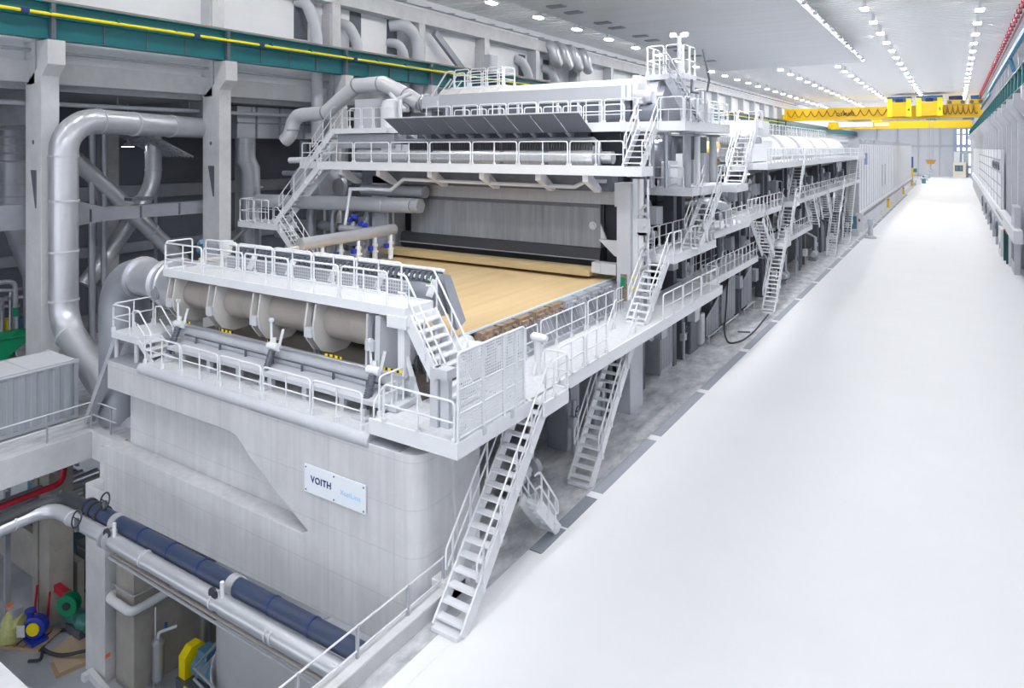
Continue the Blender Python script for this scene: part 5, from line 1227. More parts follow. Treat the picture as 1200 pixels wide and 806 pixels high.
# ------------------------------------------------------------------ left bay: ducts, container, skip
def duct(name, lab, pts, r, mt=SHEET, bands=(), fil=None, cat='duct', n=20):
    t = thing(name, lab, cat, pts[0]); P_ = fillet(pts, fil, 4) if fil else pts
    M().tube(P_, r, n).build('shell', mt, t)
    for p, d in bands:
        d = V(d).normalized(); M().lathe(V(p) - d * .05, d, [(0, r + .04), (.1, r + .04)], n).build('band', LGREY if mt is SHEET else MGREY, t)
    return t
duct('insulated_duct', 'big insulated duct dropping in front of the concrete column behind the container',
     [(-40.6, 27.2, 13.25), (-37.2, 17.6, 13.4), (-37.0, 16.55, 12.5), (-37.0, 16.55, 3.3), (-33.6, 16.45, 1.4), (-29.5, 16.4, -.6)], .64, SHEET,
     [((-37, 16.55, z), (0, 0, 1)) for z in (11.6, 9.4, 6.9, 4.5)] + [((-38.2, 20.6, 13.33), (3.4, -9.6, .1)), ((-39.2, 23.3, 13.3), (3.4, -9.6, .1)), ((-36.2, 16.5, 2.85), (3.4, 0, -1.9)), ((-37.5, 18.4, 13.4), (3.4, -9.6, .1))], fil=1.2)
duct('round_duct', 'wide dark grey vertical duct with leaning lower end at the left edge',
     [(-46, 18.0, 14.5), (-46, 18.0, 8.2), (-46, 18.6, 6.2), (-46, 19.2, 4.4), (-46, 19.3, .0)], .78, SHEETD, [((-46, 18, z), (0, 0, 1)) for z in (9.9, 9.2, 8.1)] + [((-46, 18.5, 6.6), (0, .3, -1)), ((-46, 19.1, 4.8), (0, .3, -1))])
duct('round_duct', 'round grey duct bending to the lower left between the two columns',
     [(-46, 26.2, 14.3), (-46, 26.2, 9.6), (-46, 24.8, 7.3), (-46, 21.8, 3.4)], .52, SHEET, [((-46, 26.2, z), (0, 0, 1)) for z in (12.9, 11.7, 10.5)] + [((-46, 25.5, 8.5), (0, -.6, -1))], fil=1.0)
duct('round_duct', 'round grey duct slanting down to the right behind the box beam',
     [(-44.6, 20.3, 11.6), (-44.6, 23.6, 8.3), (-44.6, 27.4, 4.3)], .5, SHEET, [((-44.6, 20.6, 11.3), (0, 1, -1)), ((-44.6, 25.3, 6.5), (0, 1, -1))])
duct('round_duct', 'grey vertical duct just right of the second column, behind the square platform',
     [(-42.5, 30.9, 12.8), (-42.5, 30.9, 11.2), (-42.4, 31.2, 10.5), (-42.4, 31.4, .0)], .68, SHEET, [((-42.5, 30.9, 12.3), (0, 0, 1)), ((-42.5, 30.95, 11.0), (0, 0, 1)), ((-42.4, 31.4, 9.2), (0, 0, 1))])
t = thing('rectangular_duct', 'large rectangular sheet metal duct box right of the second column', 'duct', (-43, 33, 12.7))
M().box(-45, -41.5, 29.5, 37.5, 12.7, 14.9).build('shell', SHEET, t)
for y in (31.0, 33.0, 35.2): M().box(-41.5, -41.42, y, y + .12, 12.7, 14.9).build('rib', MGREY, t)
M().box(-41.5, -41.42, 29.5, 37.5, 13.7, 13.8).build('rib', MGREY, t)
t = thing('box_beam', 'long grey steel box beam running behind the two columns', 'beam', (-41, 20, 8.6))
m = M(); m.prism([(5, 8.0), (18.8, 7.75), (20.2, 7.9), (27.2, 7.85), (27.2, 8.6), (20.2, 8.65), (18.8, 9.1), (5, 9.1)], 'x', -41.2, -40.4); m.build('beam', MGREY, t)
for y in (14.2, 17.0, 19.4, 22.2, 24.6): M().box(-40.4, -40.36, y, y + .1, 7.9, 8.6).build('stiffener', DGREY, t)
M().box(-41.0, -40.2, 21.6, 22.9, 8.9, 9.1).build('clamp', DGREY, t)
for i, (x, y, r, c, lb) in enumerate(((-44.5, 21.5, .2, SHEETD, 'thin shiny vertical pipe, first of the group between the columns'), (-44.5, 22.2, .17, SHEETD, 'thin shiny vertical pipe, second of the group between the columns'), (-46.5, 20.2, .3, MGREY, 'dark vertical pipe just right of the big insulated duct'), (-48, 27.5, .12, MGREY, 'thin dark riser pipe far back behind the crossing ducts'))):
    tag(M().cyl((x, y, 0), (x, y, 13.2), r, 12).build('riser_pipe', c), lb, 'pipe')
for i, y in enumerate((23.0, 33.2, 43)):
    tag(M().box(-47, -46, y, y + .9, 0, 13.2).build('inner_column', CONCD, bevel=.02), ('dark concrete inner column between the two front columns', 'dark concrete inner column behind the grey duct at the square platform', 'dark concrete inner column deep in the side bay')[i], 'column')
t = thing('long_pipe', 'thin grey horizontal pipe high behind the two front columns', 'pipe', (-40.4, 20, 14.3)); M().tube([(-40.6, YB, 14.35), (-40.6, 40, 14.35)], .13, 8).build('pipe', LGREY, t)
for y in (10, 15, 21, 25.4, 30): M().box(-40.62, -40.58, y, y + .05, 14.4, 14.9).build('hanger', MGREY, t)
t = thing('long_pipe', 'grey tube under the green crane girder along the left wall', 'pipe', (-39.2, 20, 16.9)); M().tube([(-39.2, YB, 16.95), (-39.2, 60, 16.95)], .09, 8).build('pipe', GALV, t)
t = thing('ventilation_louvre', 'dark louvre of horizontal blades in front of the wide duct at the left edge', 'louvre', (-44, 17, 12))
for i in range(6): M().box(-44.6, -44.4, 12, 19.4, 11.2 + .45 * i, 11.32 + .45 * i).build('blade', MGREY, t)
M().box(-44.8, -44.7, 12, 19.5, 14.0, 14.4).build('header_bar', REDP, t)
for i in range(5):
    t = thing('cable_ladder', 'dark cable ladder climbing under the side bay ceiling', 'cable ladder', (-44 - .6 * i, 26, 12.5), group='cable ladders in the side bay')
    m = M(); x = -43.6 - .9 * i
    for d in (0, .45): m.beam((x - d, 24.0, 13.2), (x - d, 27.6, 11.4), .05, .12)
    m.build('side_rail', GALV if i == 0 else MGREY, t)
    for k in range(9): M().beam((x, 24.2 + .4 * k, 13.1 - .2 * k), (x - .45, 24.2 + .4 * k, 13.1 - .2 * k), .05, .05).build('rung', GALV, t)
for i, (x, y, z) in enumerate(((-47, 25.0, 12.1), (-48, 14, 12))):
    t = thing('bay_lamp', ('round bay lamp seen under the horizontal insulated duct', 'round bay lamp at the left edge of the side bay')[i], 'lamp', (x, y, z))
    M().lathe((x, y, z), (0, 0, 1), [(0, .4), (.1, .3), (.3, .1), (.31, .03), (15 - z, .03)], 14).build('shade', LGREY, t); M().lathe((x, y, z - .02), (0, 0, 1), [(0, .36), (.02, .36)], 14).build('lens', LAMPS, t)
# dark steelwork seen behind the header pipe and under the upper stair
for i in range(8):
    x = -37.5 + 1.35 * i; y = 31.5 + (i % 3) * 1.1
    tag(M().box(x, x + .3, y, y + .3, 0, 12.5 if x < -31 else 10).build('steel_post', MGREY if i % 2 else DGREY), 'dark steel post in the shadow behind the upper left stair', 'post', 'steel posts behind the upper left stair')
for i, (z, r) in enumerate(((6.2, .22), (7.0, .3), (10.3, .18), (5.2, .25))):
    tag(M().tube([(-38.5, 30.4 + .3 * i, z), (-28.4, 30.4 + .3 * i, z)], r, 10).build('cross_pipe', (SHEETD, MGREY, SHEETD, LGREY)[i]), ('second lowest', 'thickest', 'topmost', 'lowest')[i] + ' cross pipe in the dark space left of the hood plate', 'pipe')
for i, x in enumerate((-34.6, -32.6, -29.6)):
    tag(M().tube(fillet([(x, 30.0, 0), (x, 30.0, 8.2), (x, 31.5, 8.6), (x, 33, 8.6)], .6), .32 if i != 1 else .2, 12).build('riser_pipe', SHEETD), ('leftmost', 'middle thin', 'rightmost')[i] + ' riser pipe behind the horizontal round duct', 'pipe')
t = thing('silencer', 'large pale drum-shaped silencer behind the long upper left stair', 'silencer', (-34, 30.4, 9.5))
M().lathe((-36.2, 30.6, 9.6), (1, 0, 0), [(0, .3), (.3, 1.2), (.7, 1.45), (2.6, 1.45), (3.0, 1.2), (3.4, .5)], 24).build('drum', SHEET, t); M().tube([(-36.5, 29.9, 11.2), (-34.6, 29.9, 11.25)], .2, 10).build('nozzle', WHITE, t)
# container
t = thing('shipping_container', 'grey corrugated shipping container standing on the slab at the left edge', 'container', (-34, 9.5, 0))
cx0, cx1, cy0, cy1, cz = -35.5, -32.75, 3.2, 15.25, 2.6
m = M(); pts = [(cx1 - .08, cy1 - .25)]; y = cy1 - .3
prof = []
while y > cy0 + .3:
    prof += [(cx1 - .04, y), (cx1 - .04, y - .2), (cx1 - .1, y - .24), (cx1 - .1, y - .4)]; y -= .44
vs = []; fs = []
for (x, yy) in prof: vs += [(x, yy, .2), (x, yy, cz - .12)]
for i in range(len(prof) - 1): fs.append((2 * i, 2 * i + 1, 2 * i + 3, 2 * i + 2))
m.add(vs, fs); m.box(cx0 + .1, cx1 - .14, cy0 + .05, cy1 - .05, .15, cz - .06); m.build('corrugated_wall', CONT, t)
m = M(); m.box(cx0, cx1, cy0, cy1, cz - .07, cz); m.build('roof', mat('container_roof', (.66, .68, .72), .5, noise=.1), t)
m = M()
for x in (cx0 + .02, cx1 - .14): 
    m.box(x, x + .12, cy0, cy1, cz - .14, cz + .01); m.box(x, x + .12, cy0, cy1, .05, .22)
m.build('rail', CONT, t)
for x in (cx0, cx1 - .16):
    for y in (cy0, cy1 - .16):
        M().box(x, x + .16, y, y + .16, .05, cz).build('corner_post', CONT, t); M().box(x - .01, x + .18, y - .01, y + .18, cz - .1, cz + .03).build('corner_casting', LGREY, t)
for x in (cx0 + .2, cx1 - .5): M().box(x, x + .3, cy0 + 1, cy1 - 1, 0, .06).build('skid', DGREY, t)
for y in (6.5, 9.0, 11.4, 13.4): M().box(cx0 + .1, cx1 - .12, y, y + .02, cz, cz + .012).build('roof_seam', CONT, t)
# green skip and clutter on the bay floor
t = thing('tipping_skip', 'bright green tipping skip with rubbish behind the container', 'skip', (-42, 15, .6))
m = M(); m.add([(-43.2, 12.5, 2.1), (-41.3, 12.5, 2.1), (-41.3, 17.2, 2.1), (-43.2, 17.2, 2.1), (-43.0, 12.8, .9), (-41.5, 12.8, .9), (-41.5, 15.6, .9), (-43.0, 15.6, .9)], [(4, 5, 6, 7), (0, 1, 5, 4), (1, 2, 6, 5), (2, 3, 7, 6), (3, 0, 4, 7)]); m.build('bucket', GREEN, t)
m = M(); m.tube([(-43.2, 12.5, 2.1), (-41.3, 12.5, 2.1), (-41.3, 17.2, 2.1), (-43.2, 17.2, 2.1)], .06, 6, closed=True); m.build('rim', GREEN, t)
M().box(-43, -41.5, 13, 16.4, .15, .5).box(-42.9, -41.6, 15.2, 16.5, .5, .9).build('base_frame', mat('skip_base_green', (.03, .17, .08), .5), t)
for i in range(4): M().beam((-42.8 + .3 * i, 15.4 + .2 * i, 1.3), (-42.2 + .2 * i, 16.4, 1.9), .12, .08).build('rubbish', (WOOD, PLYW, RED, BLACK)[i], t)
for x in (-42.9, -41.7):
    for y in (13.2, 16.2): M().cyl((x, y, .12), (x + .1, y, .12), .12, 10).build('castor', BLACK, t)
t = thing('blue_crate', 'blue crate with wooden pieces beyond the green skip', 'crate', (-44, 15, 0)); M().box(-45.4, -43.6, 14.6, 16.4, 0, 1.5).build('body', BLUEC, t); M().box(-45.2, -43.8, 14.8, 16.2, 1.5, 2.2).build('wood_pieces', WOOD, t)
t = thing('pump_skid', 'blue motor pump set with grey pipework at the back of the left bay', 'pump', (-50, 19.5, 0))
M().box(-51, -48.8, 18.6, 21, 0, .3).build('base', MGREY, t); M().lathe((-50, 19.4, .85), (0, 1, 0), [(0, .3), (.1, .45), (1.0, .45), (1.1, .25)], 14).build('motor', BLUEM, t)
M().lathe((-50, 18.9, .85), (0, 1, 0), [(0, .5), (.3, .5)], 14).build('volute', YEL2, t)
for i in range(6): M().tube(fillet([(-51.2 + .4 * i, 17.5 + .3 * i, 0), (-51.2 + .4 * i, 17.5 + .3 * i, 2.2 + .5 * (i % 3)), (-49, 18.5 + .3 * i, 2.2 + .5 * (i % 3))], .3), .12, 8).build('pipe', STEEL if i % 2 else GALV, t)
m = M(); m.tube(fillet([(-44.2, 17.3, 0), (-44.2, 17.3, 4.6), (-44.2, 15, 4.6)], .5), .13, 8); o = m.build('vent_pipe', STEEL); tag(o, 'slim steel pipe with a green band in front of the leaning duct', 'pipe')
M().cyl((-44.2, 17.3, 2.6), (-44.2, 17.3, 3.1), .14, 10).build('band', GREEN, o)
m = M()
for i in range(3): m.cyl((-47.6, 18 + 1.1 * i, 0), (-47.6, 18 + 1.1 * i, 1.1), .05, 6)
for z in (.5, 1.0): m.tube([(-47.6, 17.8, z), (-47.6, 20.4, z)], .035, 6)
tag(m.build('barrier', REDP), 'red and white barrier in the back of the left bay', 'barrier')
# air ducts on the upper left wall
def wd(lab, pts, r, mt=LGREY, fil=.8): 
    t = thing('wall_duct', lab, 'duct', pts[0]); M().tube(fillet(pts, fil, 5), r, 14).build('shell', mt, t); return t
for y in (33.6, 39.0, 43.2, 63.6, 68.9): 
    m = M(); m.box(-39.93, -39.85, y - (.6 if y < 60 else .4), y + (.6 if y < 60 else .9), 19.9, 23.0 if y < 60 else 22.2)
    tag(m.build('wall_opening', DGREY), 'dark rectangular duct opening in the upper left wall at the %s bend' % {33.6: 'first', 39.0: 'second', 43.2: 'double', 63.6: 'fourth', 68.9: 'fifth'}[y], 'opening')
wd('first round duct bending out of the upper left wall', [(-39.9, 33.2, 22.6), (-39.2, 33.6, 22.4), (-39.0, 34.3, 20.6), (-39.0, 34.4, 12.5)], .42)
wd('second round duct right of the wall column on the upper left wall', [(-39.9, 37.4, 21.6), (-39.2, 37.6, 21.4), (-39.0, 38.4, 20.2), (-39.0, 38.4, 17)], .42)
wd('large outer bend of the double duct on the upper left wall', [(-39.9, 43.0, 22.3), (-38.9, 43.6, 22.4), (-38.7, 45.1, 21.4), (-38.7, 45.2, 15)], .55, fil=1.2)
wd('small inner bend of the double duct on the upper left wall', [(-39.9, 42.8, 20.8), (-38.9, 43.0, 20.7), (-38.8, 43.6, 19.8), (-38.8, 43.6, 15)], .38)
wd('fourth round duct bending down on the upper left wall beyond the brace', [(-39.9, 62.6, 21.6), (-39.2, 62.9, 21.3), (-39.0, 64.0, 19.8), (-39.0, 64.0, 17)], .5)
wd('fifth round duct bending down on the upper left wall beyond the brace', [(-39.9, 68.4, 21.2), (-39.2, 68.7, 21.0), (-39.0, 70, 19.6), (-39.0, 70, 17)], .5)
for i in range(4):
    y = 67.5 + 2.6 * i
    wd('U-shaped duct hanging at the top of the left wall, %s of four' % ('first', 'second', 'third', 'last')[i], [(-39.8, y, 23.9), (-38.2, y + .2, 23.6), (-38.0, y + .6, 21.7), (-38.4, y + 2.0, 21.7), (-39.0, y + 2.2, 23.4)], .62, SHEET)
tag(M().beam((-38.9, 47.6, 22.3), (-38.9, 53.4, 18.2), .35, .6).build('wall_brace', MGREY), 'dark diagonal steel brace on the upper left wall above the green girder', 'brace')
t = thing('wall_box', 'light grey box cabinet at a wall column above the crane girder', 'cabinet', (-38.4, 55, 19)); M().box(-38.7, -38.0, 55.0, 56.3, 19.2, 21.1).build('body', LGREY, t); M().box(-38.0, -37.97, 55.1, 56.2, 19.3, 21.0).build('door', LGREY, t)
# ------------------------------------------------------------------ basement pit
m = M(); m.box(-30.6, -11.6, YB, 7.03, -.5, .0); struct(m.build('floor_near_slab', CONC))
for (x0, x1, y0, y1, z1, c, lb) in ((-29.5, -28.0, 14.0, 15.0, -1.5, CONC, 'grey concrete basement column under the slab corner, behind the silver pipe'), (-27.75, -26.45, 14.3, 18.6, -1.5, CONCB, 'beige-grey concrete pier under the foundation block with a pipe around it'),
                                    (-34.2, -33.3, 14.3, 15.3, -1.5, CONCB, 'beige basement column carrying the green hose reel'), (-35.1, -34.6, 14.4, 15.2, -1.5, CONCB, 'narrow beige basement column left of the hose reel column')):
    tag(M().box(x0, x1, y0, y1, -9, z1).build('concrete_pillar', c, bevel=.02), lb, 'column')
t = thing('storage_tank', 'large grey cylindrical tank standing under the foundation block', 'tank', (-20.8, 17.6, -9))
M().lathe((-20.8, 17.6, -9), (0, 0, 1), [(0, 3.0), (7.2, 3.0), (7.4, 2.7)], 48).build('shell', mat('tank_grey', (.50, .515, .54), .45, .1, noise=.1), t)
for z in (-7.6, -4.2): M().lathe((-20.8, 17.6, z), (0, 0, 1), [(0, 3.04), (.12, 3.04)], 48).build('hoop', LGREY, t)
t = thing('skirt_cladding', 'pale curved skirt sheet in front of the tank foot', 'cladding', (-20.8, 17.6, -9))
m = M(); vs = []; fs = []; 
for i in range(13):
    a = -2.5 + 1.9 * i / 12
    for r in (3.15, 3.2): vs += [(-20.8 + r * math.cos(a), 17.6 + r * math.sin(a), -9), (-20.8 + r * math.cos(a), 17.6 + r * math.sin(a), -6.9)]
for i in range(12):
    b = 4 * i
    fs += [(b, b + 1, b + 5, b + 4), (b + 2, b + 6, b + 7, b + 3), (b + 1, b + 3, b + 7, b + 5)]
m.add(vs, fs, True); m.build('sheet', WHITE, t)
# blue and silver pipelines
t = thing('pipeline', 'thick dark blue pipeline running in front of the foundation block into the pit wall', 'pipe', (-19, 12.2, -.7))
M().tube([(-25.6, 12.2, -.55), (-11.5, 12.2, -.40)], .25, 20).build('pipe', BLUEP, t)
M().tube(fillet([(-27.4, -2, -1.1), (-27.4, 12.2, -.72), (-24.2, 12.2, -.54)], .9, 6), .24, 20).build('black_pipe', BLACK, t)
for x in (-25.5, -25.1, -24.6): M().lathe((x, 12.2, -.55), (1, 0, 0), [(0, .31), (.12, .31)], 20).build('coupling', BLACK, t)
for x in (-23.7, -17.4): M().lathe((x, 12.2, -.46 - .08 * (x < -20)), (1, 0, 0), [(0, .285), (.3, .285)], 20).build('collar', SHEET, t)
for x in (-22, -20.4, -18.8, -15.6, -14): M().lathe((x, 12.2, -.52 + (x + 24) * .0098), (1, 0, 0), [(0, .262), (.06, .262)], 20).build('joint', NAVY, t)
t = thing('pipeline', 'silver pipeline with clamps below the dark blue pipeline in the pit', 'pipe', (-19, 11.6, -1))
M().tube(fillet([(-27.3, -2, -1.7), (-27.3, 11.8, -.88), (-23.9, 11.8, -.8), (-11.5, 11.8, -.72)], .9, 6), .235, 20).build('pipe', SHEET, t)
for x in (-23.5, -23.2): M().lathe((x, 11.8, -.79), (1, 0, 0), [(0, .33), (.12, .33)], 20).build('flange', GALV, t)
for x in (-21.2, -17.6, -15.2, -15.0): M().lathe((x, 11.8, -.77), (1, 0, 0), [(0, .26), (.07, .26)], 20).build('clamp', LGREY, t)
for p in ((-27.3, 9.2, -1.03), (-27.3, 10.6, -.95), (-25.8, 11.8, -.845)): M().lathe(p, (0, 1, 0) if p[0] < -27 else (1, 0, 0), [(0, .26), (.07, .26)], 20).build('clamp', LGREY, t)
t = thing('thin_pipeline', 'thin grey pipe and steel rail below the silver pipeline', 'pipe', (-19, 11.4, -1.7))
M().tube([(-23, 11.75, -1.22), (-11.5, 11.75, -1.14)], .06, 8).build('pipe', mat('brown_grey', (.30, .28, .265), .5), t); M().box(-23, -11.5, 11.6, 11.66, -1.25, -1.2).build('rail', GALV, t)
for x, z in ((-22.9, -.65), (-17.2, -.6)):
    t = thing('pipe_valve', 'small pipe bracket with valve between the blue and silver pipelines, %s' % ('near the black elbow' if x < -20 else 'near the middle'), 'valve', (x, 11.9, z))
    m = M(); m.box(x - .2, x + .2, 11.7, 12.2, z - .35, z - .1); m.cyl((x, 11.75, z - .2), (x, 11.75, z + .5), .06, 8); m.build('bracket', WHITE, t); M().lathe((x - .3, 11.7, z + .1), (0, -1, 0), [(0, .18), (.06, .18)], 12).build('hand_wheel', BLACK, t)
M().box(-17.3, -17.1, 11.65, 11.75, -.7, -.6).build('tag_plate', RED, t)
for i, (x, y) in enumerate(((-24.4, 12.5), (-24.6, 11.7))):
    t = thing('gate_valve', ('gate valve with black hand wheel on the black pipe bend', 'gate valve with black hand wheel on the silver pipe bend')[i], 'valve', (x, y, -.5)); M().cyl((x, y - .3, -.45 - .3 * i), (x, y - .3, -.05 - .3 * i), .08, 8).build('stem', DGREY, t)
    m = M(); zz = -.05 - .3 * i; m.tube([(x + .25 * math.cos(a), y - .3 + .1 * math.sin(a), zz + .25 * math.sin(a)) for a in [2 * PI * k / 14 for k in range(14)]], .03, 6, closed=True); m.tube([(x - .25, y - .3, zz), (x + .25, y - .3, zz)], .02, 5); m.build('hand_wheel', BLACK, t)
# pipe around the pier
t = thing('wrap_pipe', 'white pipe wrapped around the corner of the beige concrete pier with purple tags', 'pipe', (-26.3, 14.1, -6))
M().tube(fillet([(-27.9, 15.2, -5.55), (-27.9, 14.08, -5.6), (-26.25, 14.08, -5.6), (-26.25, 18.6, -5.6)], .25), .16, 12).build('pipe', WHITE, t)
M().tube(fillet([(-27.9, 14.2, -5.1), (-26.3, 14.2, -5.1), (-26.3, 18.6, -5.1)], .2), .03, 6).build('thin_tube', GALV, t)
for y in (16.6, 17.4): M().box(-26.1, -26.05, y, y + .7, -5.7, -5.5).build('purple_tag', PURPLE, t)
M().tube([(-26.4, 17.3, -5.8), (-26.4, 17.3, -7.4)], .035, 6).build('red_tube', RED, t)
for i, (x, y, h) in enumerate(((-26.0, 15.0, 1.7), (-25.9, 16.9, 2.0), (-25.9, 17.9, 1.9))):
    t = thing('filter_vessel', ('nearest', 'middle', 'farthest')[i] + ' stainless filter vessel standing along the beige concrete pier', 'filter', (x, y, -9))
    M().lathe((x, y, -8.7), (0, 0, 1), [(0, .12), (.15, .21), (h - .3, .21), (h - .2, .24), (h - .1, .24), (h, .12)], 16).build('vessel', STEEL, t)
    for a in (0, 2.1, 4.2): M().box(x + .17 * math.cos(a) - .02, x + .17 * math.cos(a) + .02, y + .17 * math.sin(a) - .02, y + .17 * math.sin(a) + .02, -9, -8.4).build('leg', GALV, t)
    m = M(); m.tube(fillet([(x, y, -8.7 + h), (x, y, -8.5 + h), (x + .25, y + .6, -8.5 + h)], .1), .06, 8); m.tube([(x - .2, y, -7.6), (x - .2, y, -5.9)], .03, 6); m.build('top_fitting', WHITE, t)
    M().box(x - .05, x + .05, y + .25, y + .35, -8.5 + h, -8.3 + h).build('blue_valve', BLUE, t)
for i, (x, y, r, c) in enumerate(((-25.2, 18.8, .2, SHEET), (-24.7, 19.4, .16, SHEET), (-24.2, 18.9, .05, PIPEB), (-23.9, 19.0, .04, PIPEB))): tag(M().cyl((x, y, -9), (x, y, -1.5), r, 10).build('riser_pipe', c), ('thick silver', 'slimmer silver', 'blue', 'second blue')[i] + ' riser pipe between the beige pier and the tank', 'pipe')
t = thing('drive_motor', 'blue-grey electric motor with yellow guard beside the tank', 'motor', (-24.6, 16, -9))
M().box(-25.5, -23.6, 15.4, 16.6, -9, -8.6).build('base', DGREY, t); M().lathe((-24.9, 16, -8.1), (1, 0, 0), [(0, .3), (.1, .42), (1.0, .42), (1.1, .35), (1.25, .35)], 16).build('motor_body', BLUEM, t); M().box(-24.7, -24.1, 15.8, 16.3, -7.75, -7.4).build('terminal_box', BLUEM, t)
M().prism([(15.5, -8.9), (16.5, -8.9), (16.5, -7.8), (16.2, -7.5), (15.8, -7.5), (15.5, -7.8)], 'x', -25.45, -25.05).build('guard', YEL2, t); M().box(-24.9, -23.6, 15.35, 15.4, -8.85, -8.65).build('yellow_rail', YEL2, t)
t = thing('cage_ladder', 'grey steel ladder frame beside the tank', 'ladder', (-23.4, 17.6, -9))
for x, y in ((-23.6, 17.8), (-23.1, 17.5)): M().box(x - .04, x + .04, y - .04, y + .04, -9, -1.6).build('side_rail', GALV, t)
for i in range(12): M().beam((-23.6, 17.8, -8.7 + .6 * i), (-23.1, 17.5, -8.7 + .6 * i), .04, .04).build('rung', GALV, t)
m = M()
for z in (-7.1, -6.7): m.tube([(-24.0, 17.2, z), (-23.0, 14.6, z), (-19.5, 14.2, z)], .05, 6)
tag(m.build('tank_rail', GALV), 'curved pair of grey tubes around the tank', 'railing')
t = thing('timber_block', 'tan timber block on the floor beside the pit curb at the bottom edge', 'block', (-10.75, 10.2, 0)); M().box(-11.05, -10.55, 9.6, 10.45, 0, .42).build('block', mat('tan_timber', (.50, .46, .34), .7, noise=.3, scale=4, stretch=(1, 6, 1)), t); M().box(-11.07, -10.53, 9.75, 9.8, .0, .43).build('strap', GALV, t)
# wall of the pier trench, plywood, pallet with pump
m = M(); m.box(-29.0, -28.75, 13.6, 14.0, -9, -8.75); m.beam((-28.9, 13.9, -8.85), (-26.0, 13.6, -8.85), .2, .3); tag(m.build('trench_kerb', WHITE), 'white kerb on the basement floor at the foot of the grey column', 'kerb')
t = thing('plywood_sheet', 'pale plywood sheet lying on the basement floor', 'sheet', (-31, 14.3, -9))
M().add([(-31.6, 13.6, -8.97), (-30.1, 13.3, -8.97), (-29.6, 14.9, -8.97), (-32.2, 15.3, -8.97), (-31.6, 13.6, -8.93), (-30.1, 13.3, -8.93), (-29.6, 14.9, -8.93), (-32.2, 15.3, -8.93)], [(3, 2, 1, 0), (4, 5, 6, 7), (0, 1, 5, 4), (1, 2, 6, 5), (2, 3, 7, 6), (3, 0, 4, 7)]).build('sheet', PLYW, t)
tag(M().add([(-31.0, 13.35, -9), (-29.9, 13.1, -9), (-29.6, 14.4, -9), (-30.6, 14.6, -9), (-31.0, 13.35, -8.97), (-29.9, 13.1, -8.97), (-29.6, 14.4, -8.97), (-30.6, 14.6, -8.97)], [(3, 2, 1, 0), (4, 5, 6, 7), (0, 1, 5, 4), (1, 2, 6, 5), (2, 3, 7, 6), (3, 0, 4, 7)]).build('plywood_sheet', WOOD), 'darker plywood offcut under the edge of the pale sheet on the basement floor', 'sheet')
t = thing('wooden_pallet', 'wooden pallet under the wrapped motor and blue pump on the basement floor', 'pallet', (-33.4, 13.4, -9))
def rot2(x, y, a, c): return (c[0] + x * math.cos(a) - y * math.sin(a), c[1] + x * math.sin(a) + y * math.cos(a))
PC = (-33.35, 13.45); PA = .45
for i in range(6):
    a = rot2(-1.0 + .4 * i, -.6, PA, PC); b = rot2(-1.0 + .4 * i, .6, PA, PC); M().beam((*a, -8.87), (*b, -8.87), .3, .03).build('board', WOOD, t)
for k in (-.55, 0, .55):
    a = rot2(-1.1, k, PA, PC); b = rot2(1.1, k, PA, PC); M().beam((*a, -8.945), (*b, -8.945), .1, .11).build('runner', WOOD, t)
t = thing('wrapped_motor', 'grey motor wrapped in yellowish plastic film on the pallet', 'motor', (-33.8, 13.3, -8.85))
c = rot2(-.55, 0, PA, PC)
m = M(); m.lathe((c[0] - .45, c[1] - .1, -8.3), (1, .4, 0), [(0, .15), (.1, .42), (.3, .5), (.6, .44), (.9, .46), (1.0, .2)], 9); m.lathe((c[0], c[1], -8.85), (0, 0, 1), [(0, .62), (.25, .56), (.6, .45), (1.05, .3), (1.15, .1)], 9); m.build('film', YELP, t)
M().box(c[0] - .1, c[0] + .35, c[1] - .2, c[1] + .2, -7.95, -7.6).build('terminal_box', GALV, t); M().box(c[0] - .3, c[0] - .1, c[1] - .2, c[1], -7.75, -7.55).build('red_cap', ORANGE, t)
c = rot2(.55, -.1, PA, PC)
t = thing('volute_pump', 'cobalt blue pump with round yellow cover plate on the pallet', 'pump', (*c, -8.85))
d = V((.55, -.83, 0))
M().box(c[0] - .4, c[0] + .45, c[1] - .35, c[1] + .3, -8.85, -8.75).build('foot', BLUEC, t)
M().lathe(V((*c, -8.3)) - d * .22, d, [(0, .3), (.04, .46), (.36, .46), (.4, .38)], 22).build('casing', BLUEC, t)
M().lathe(V((*c, -8.3)) + d * .18, d, [(0, .27), (.06, .27)], 20).build('cover', YEL2, t)
M().lathe((c[0] - .28, c[1] - .1, -8.1), (0, 0, 1), [(0, .14), (.4, .14), (.4, .22), (.46, .22)], 14).build('outlet', BLUEC, t)
p = V((c[0] - .3, c[1] - .1, -8.3)) + d * .42
M().beam(p + V((-.12, -.05, -.25)), p + V((-.12, -.05, .25)), .34, .01, up=d).build('paper_tag', WHITE, t)
t = thing('hose_reel', 'green hose reel with red bracket on the beige basement column', 'hose reel', (-32.2, 14.6, -7.7))
M().box(-33.3, -32.2, 14.5, 14.75, -7.5, -7.2).build('bracket', RED, t)
m = M(); m.lathe((-31.9, 14.6, -7.45), (.5, -.85, 0), [(0, .44), (.05, .44), (.05, .2), (.3, .2), (.3, .44), (.36, .44)], 24); m.build('drum', GREEN, t); M().lathe((-31.72, 14.29, -7.45), (.5, -.85, 0), [(0, .17), (.04, .17)], 16).build('hub_label', BLACK, t)
m = M(); m.tube(fillet([(-33.1, 14.25, -7.3), (-33.1, 14.15, -9 + .3), (-33.6, 14.0, -8.75), (-33.9, 14.0, -8.2), (-33.9, 14.1, -7.2)], .5, 5), .05, 8); tag(m.build('red_hose', RED), 'red hose hanging in a loop beside the green hose reel', 'hose')
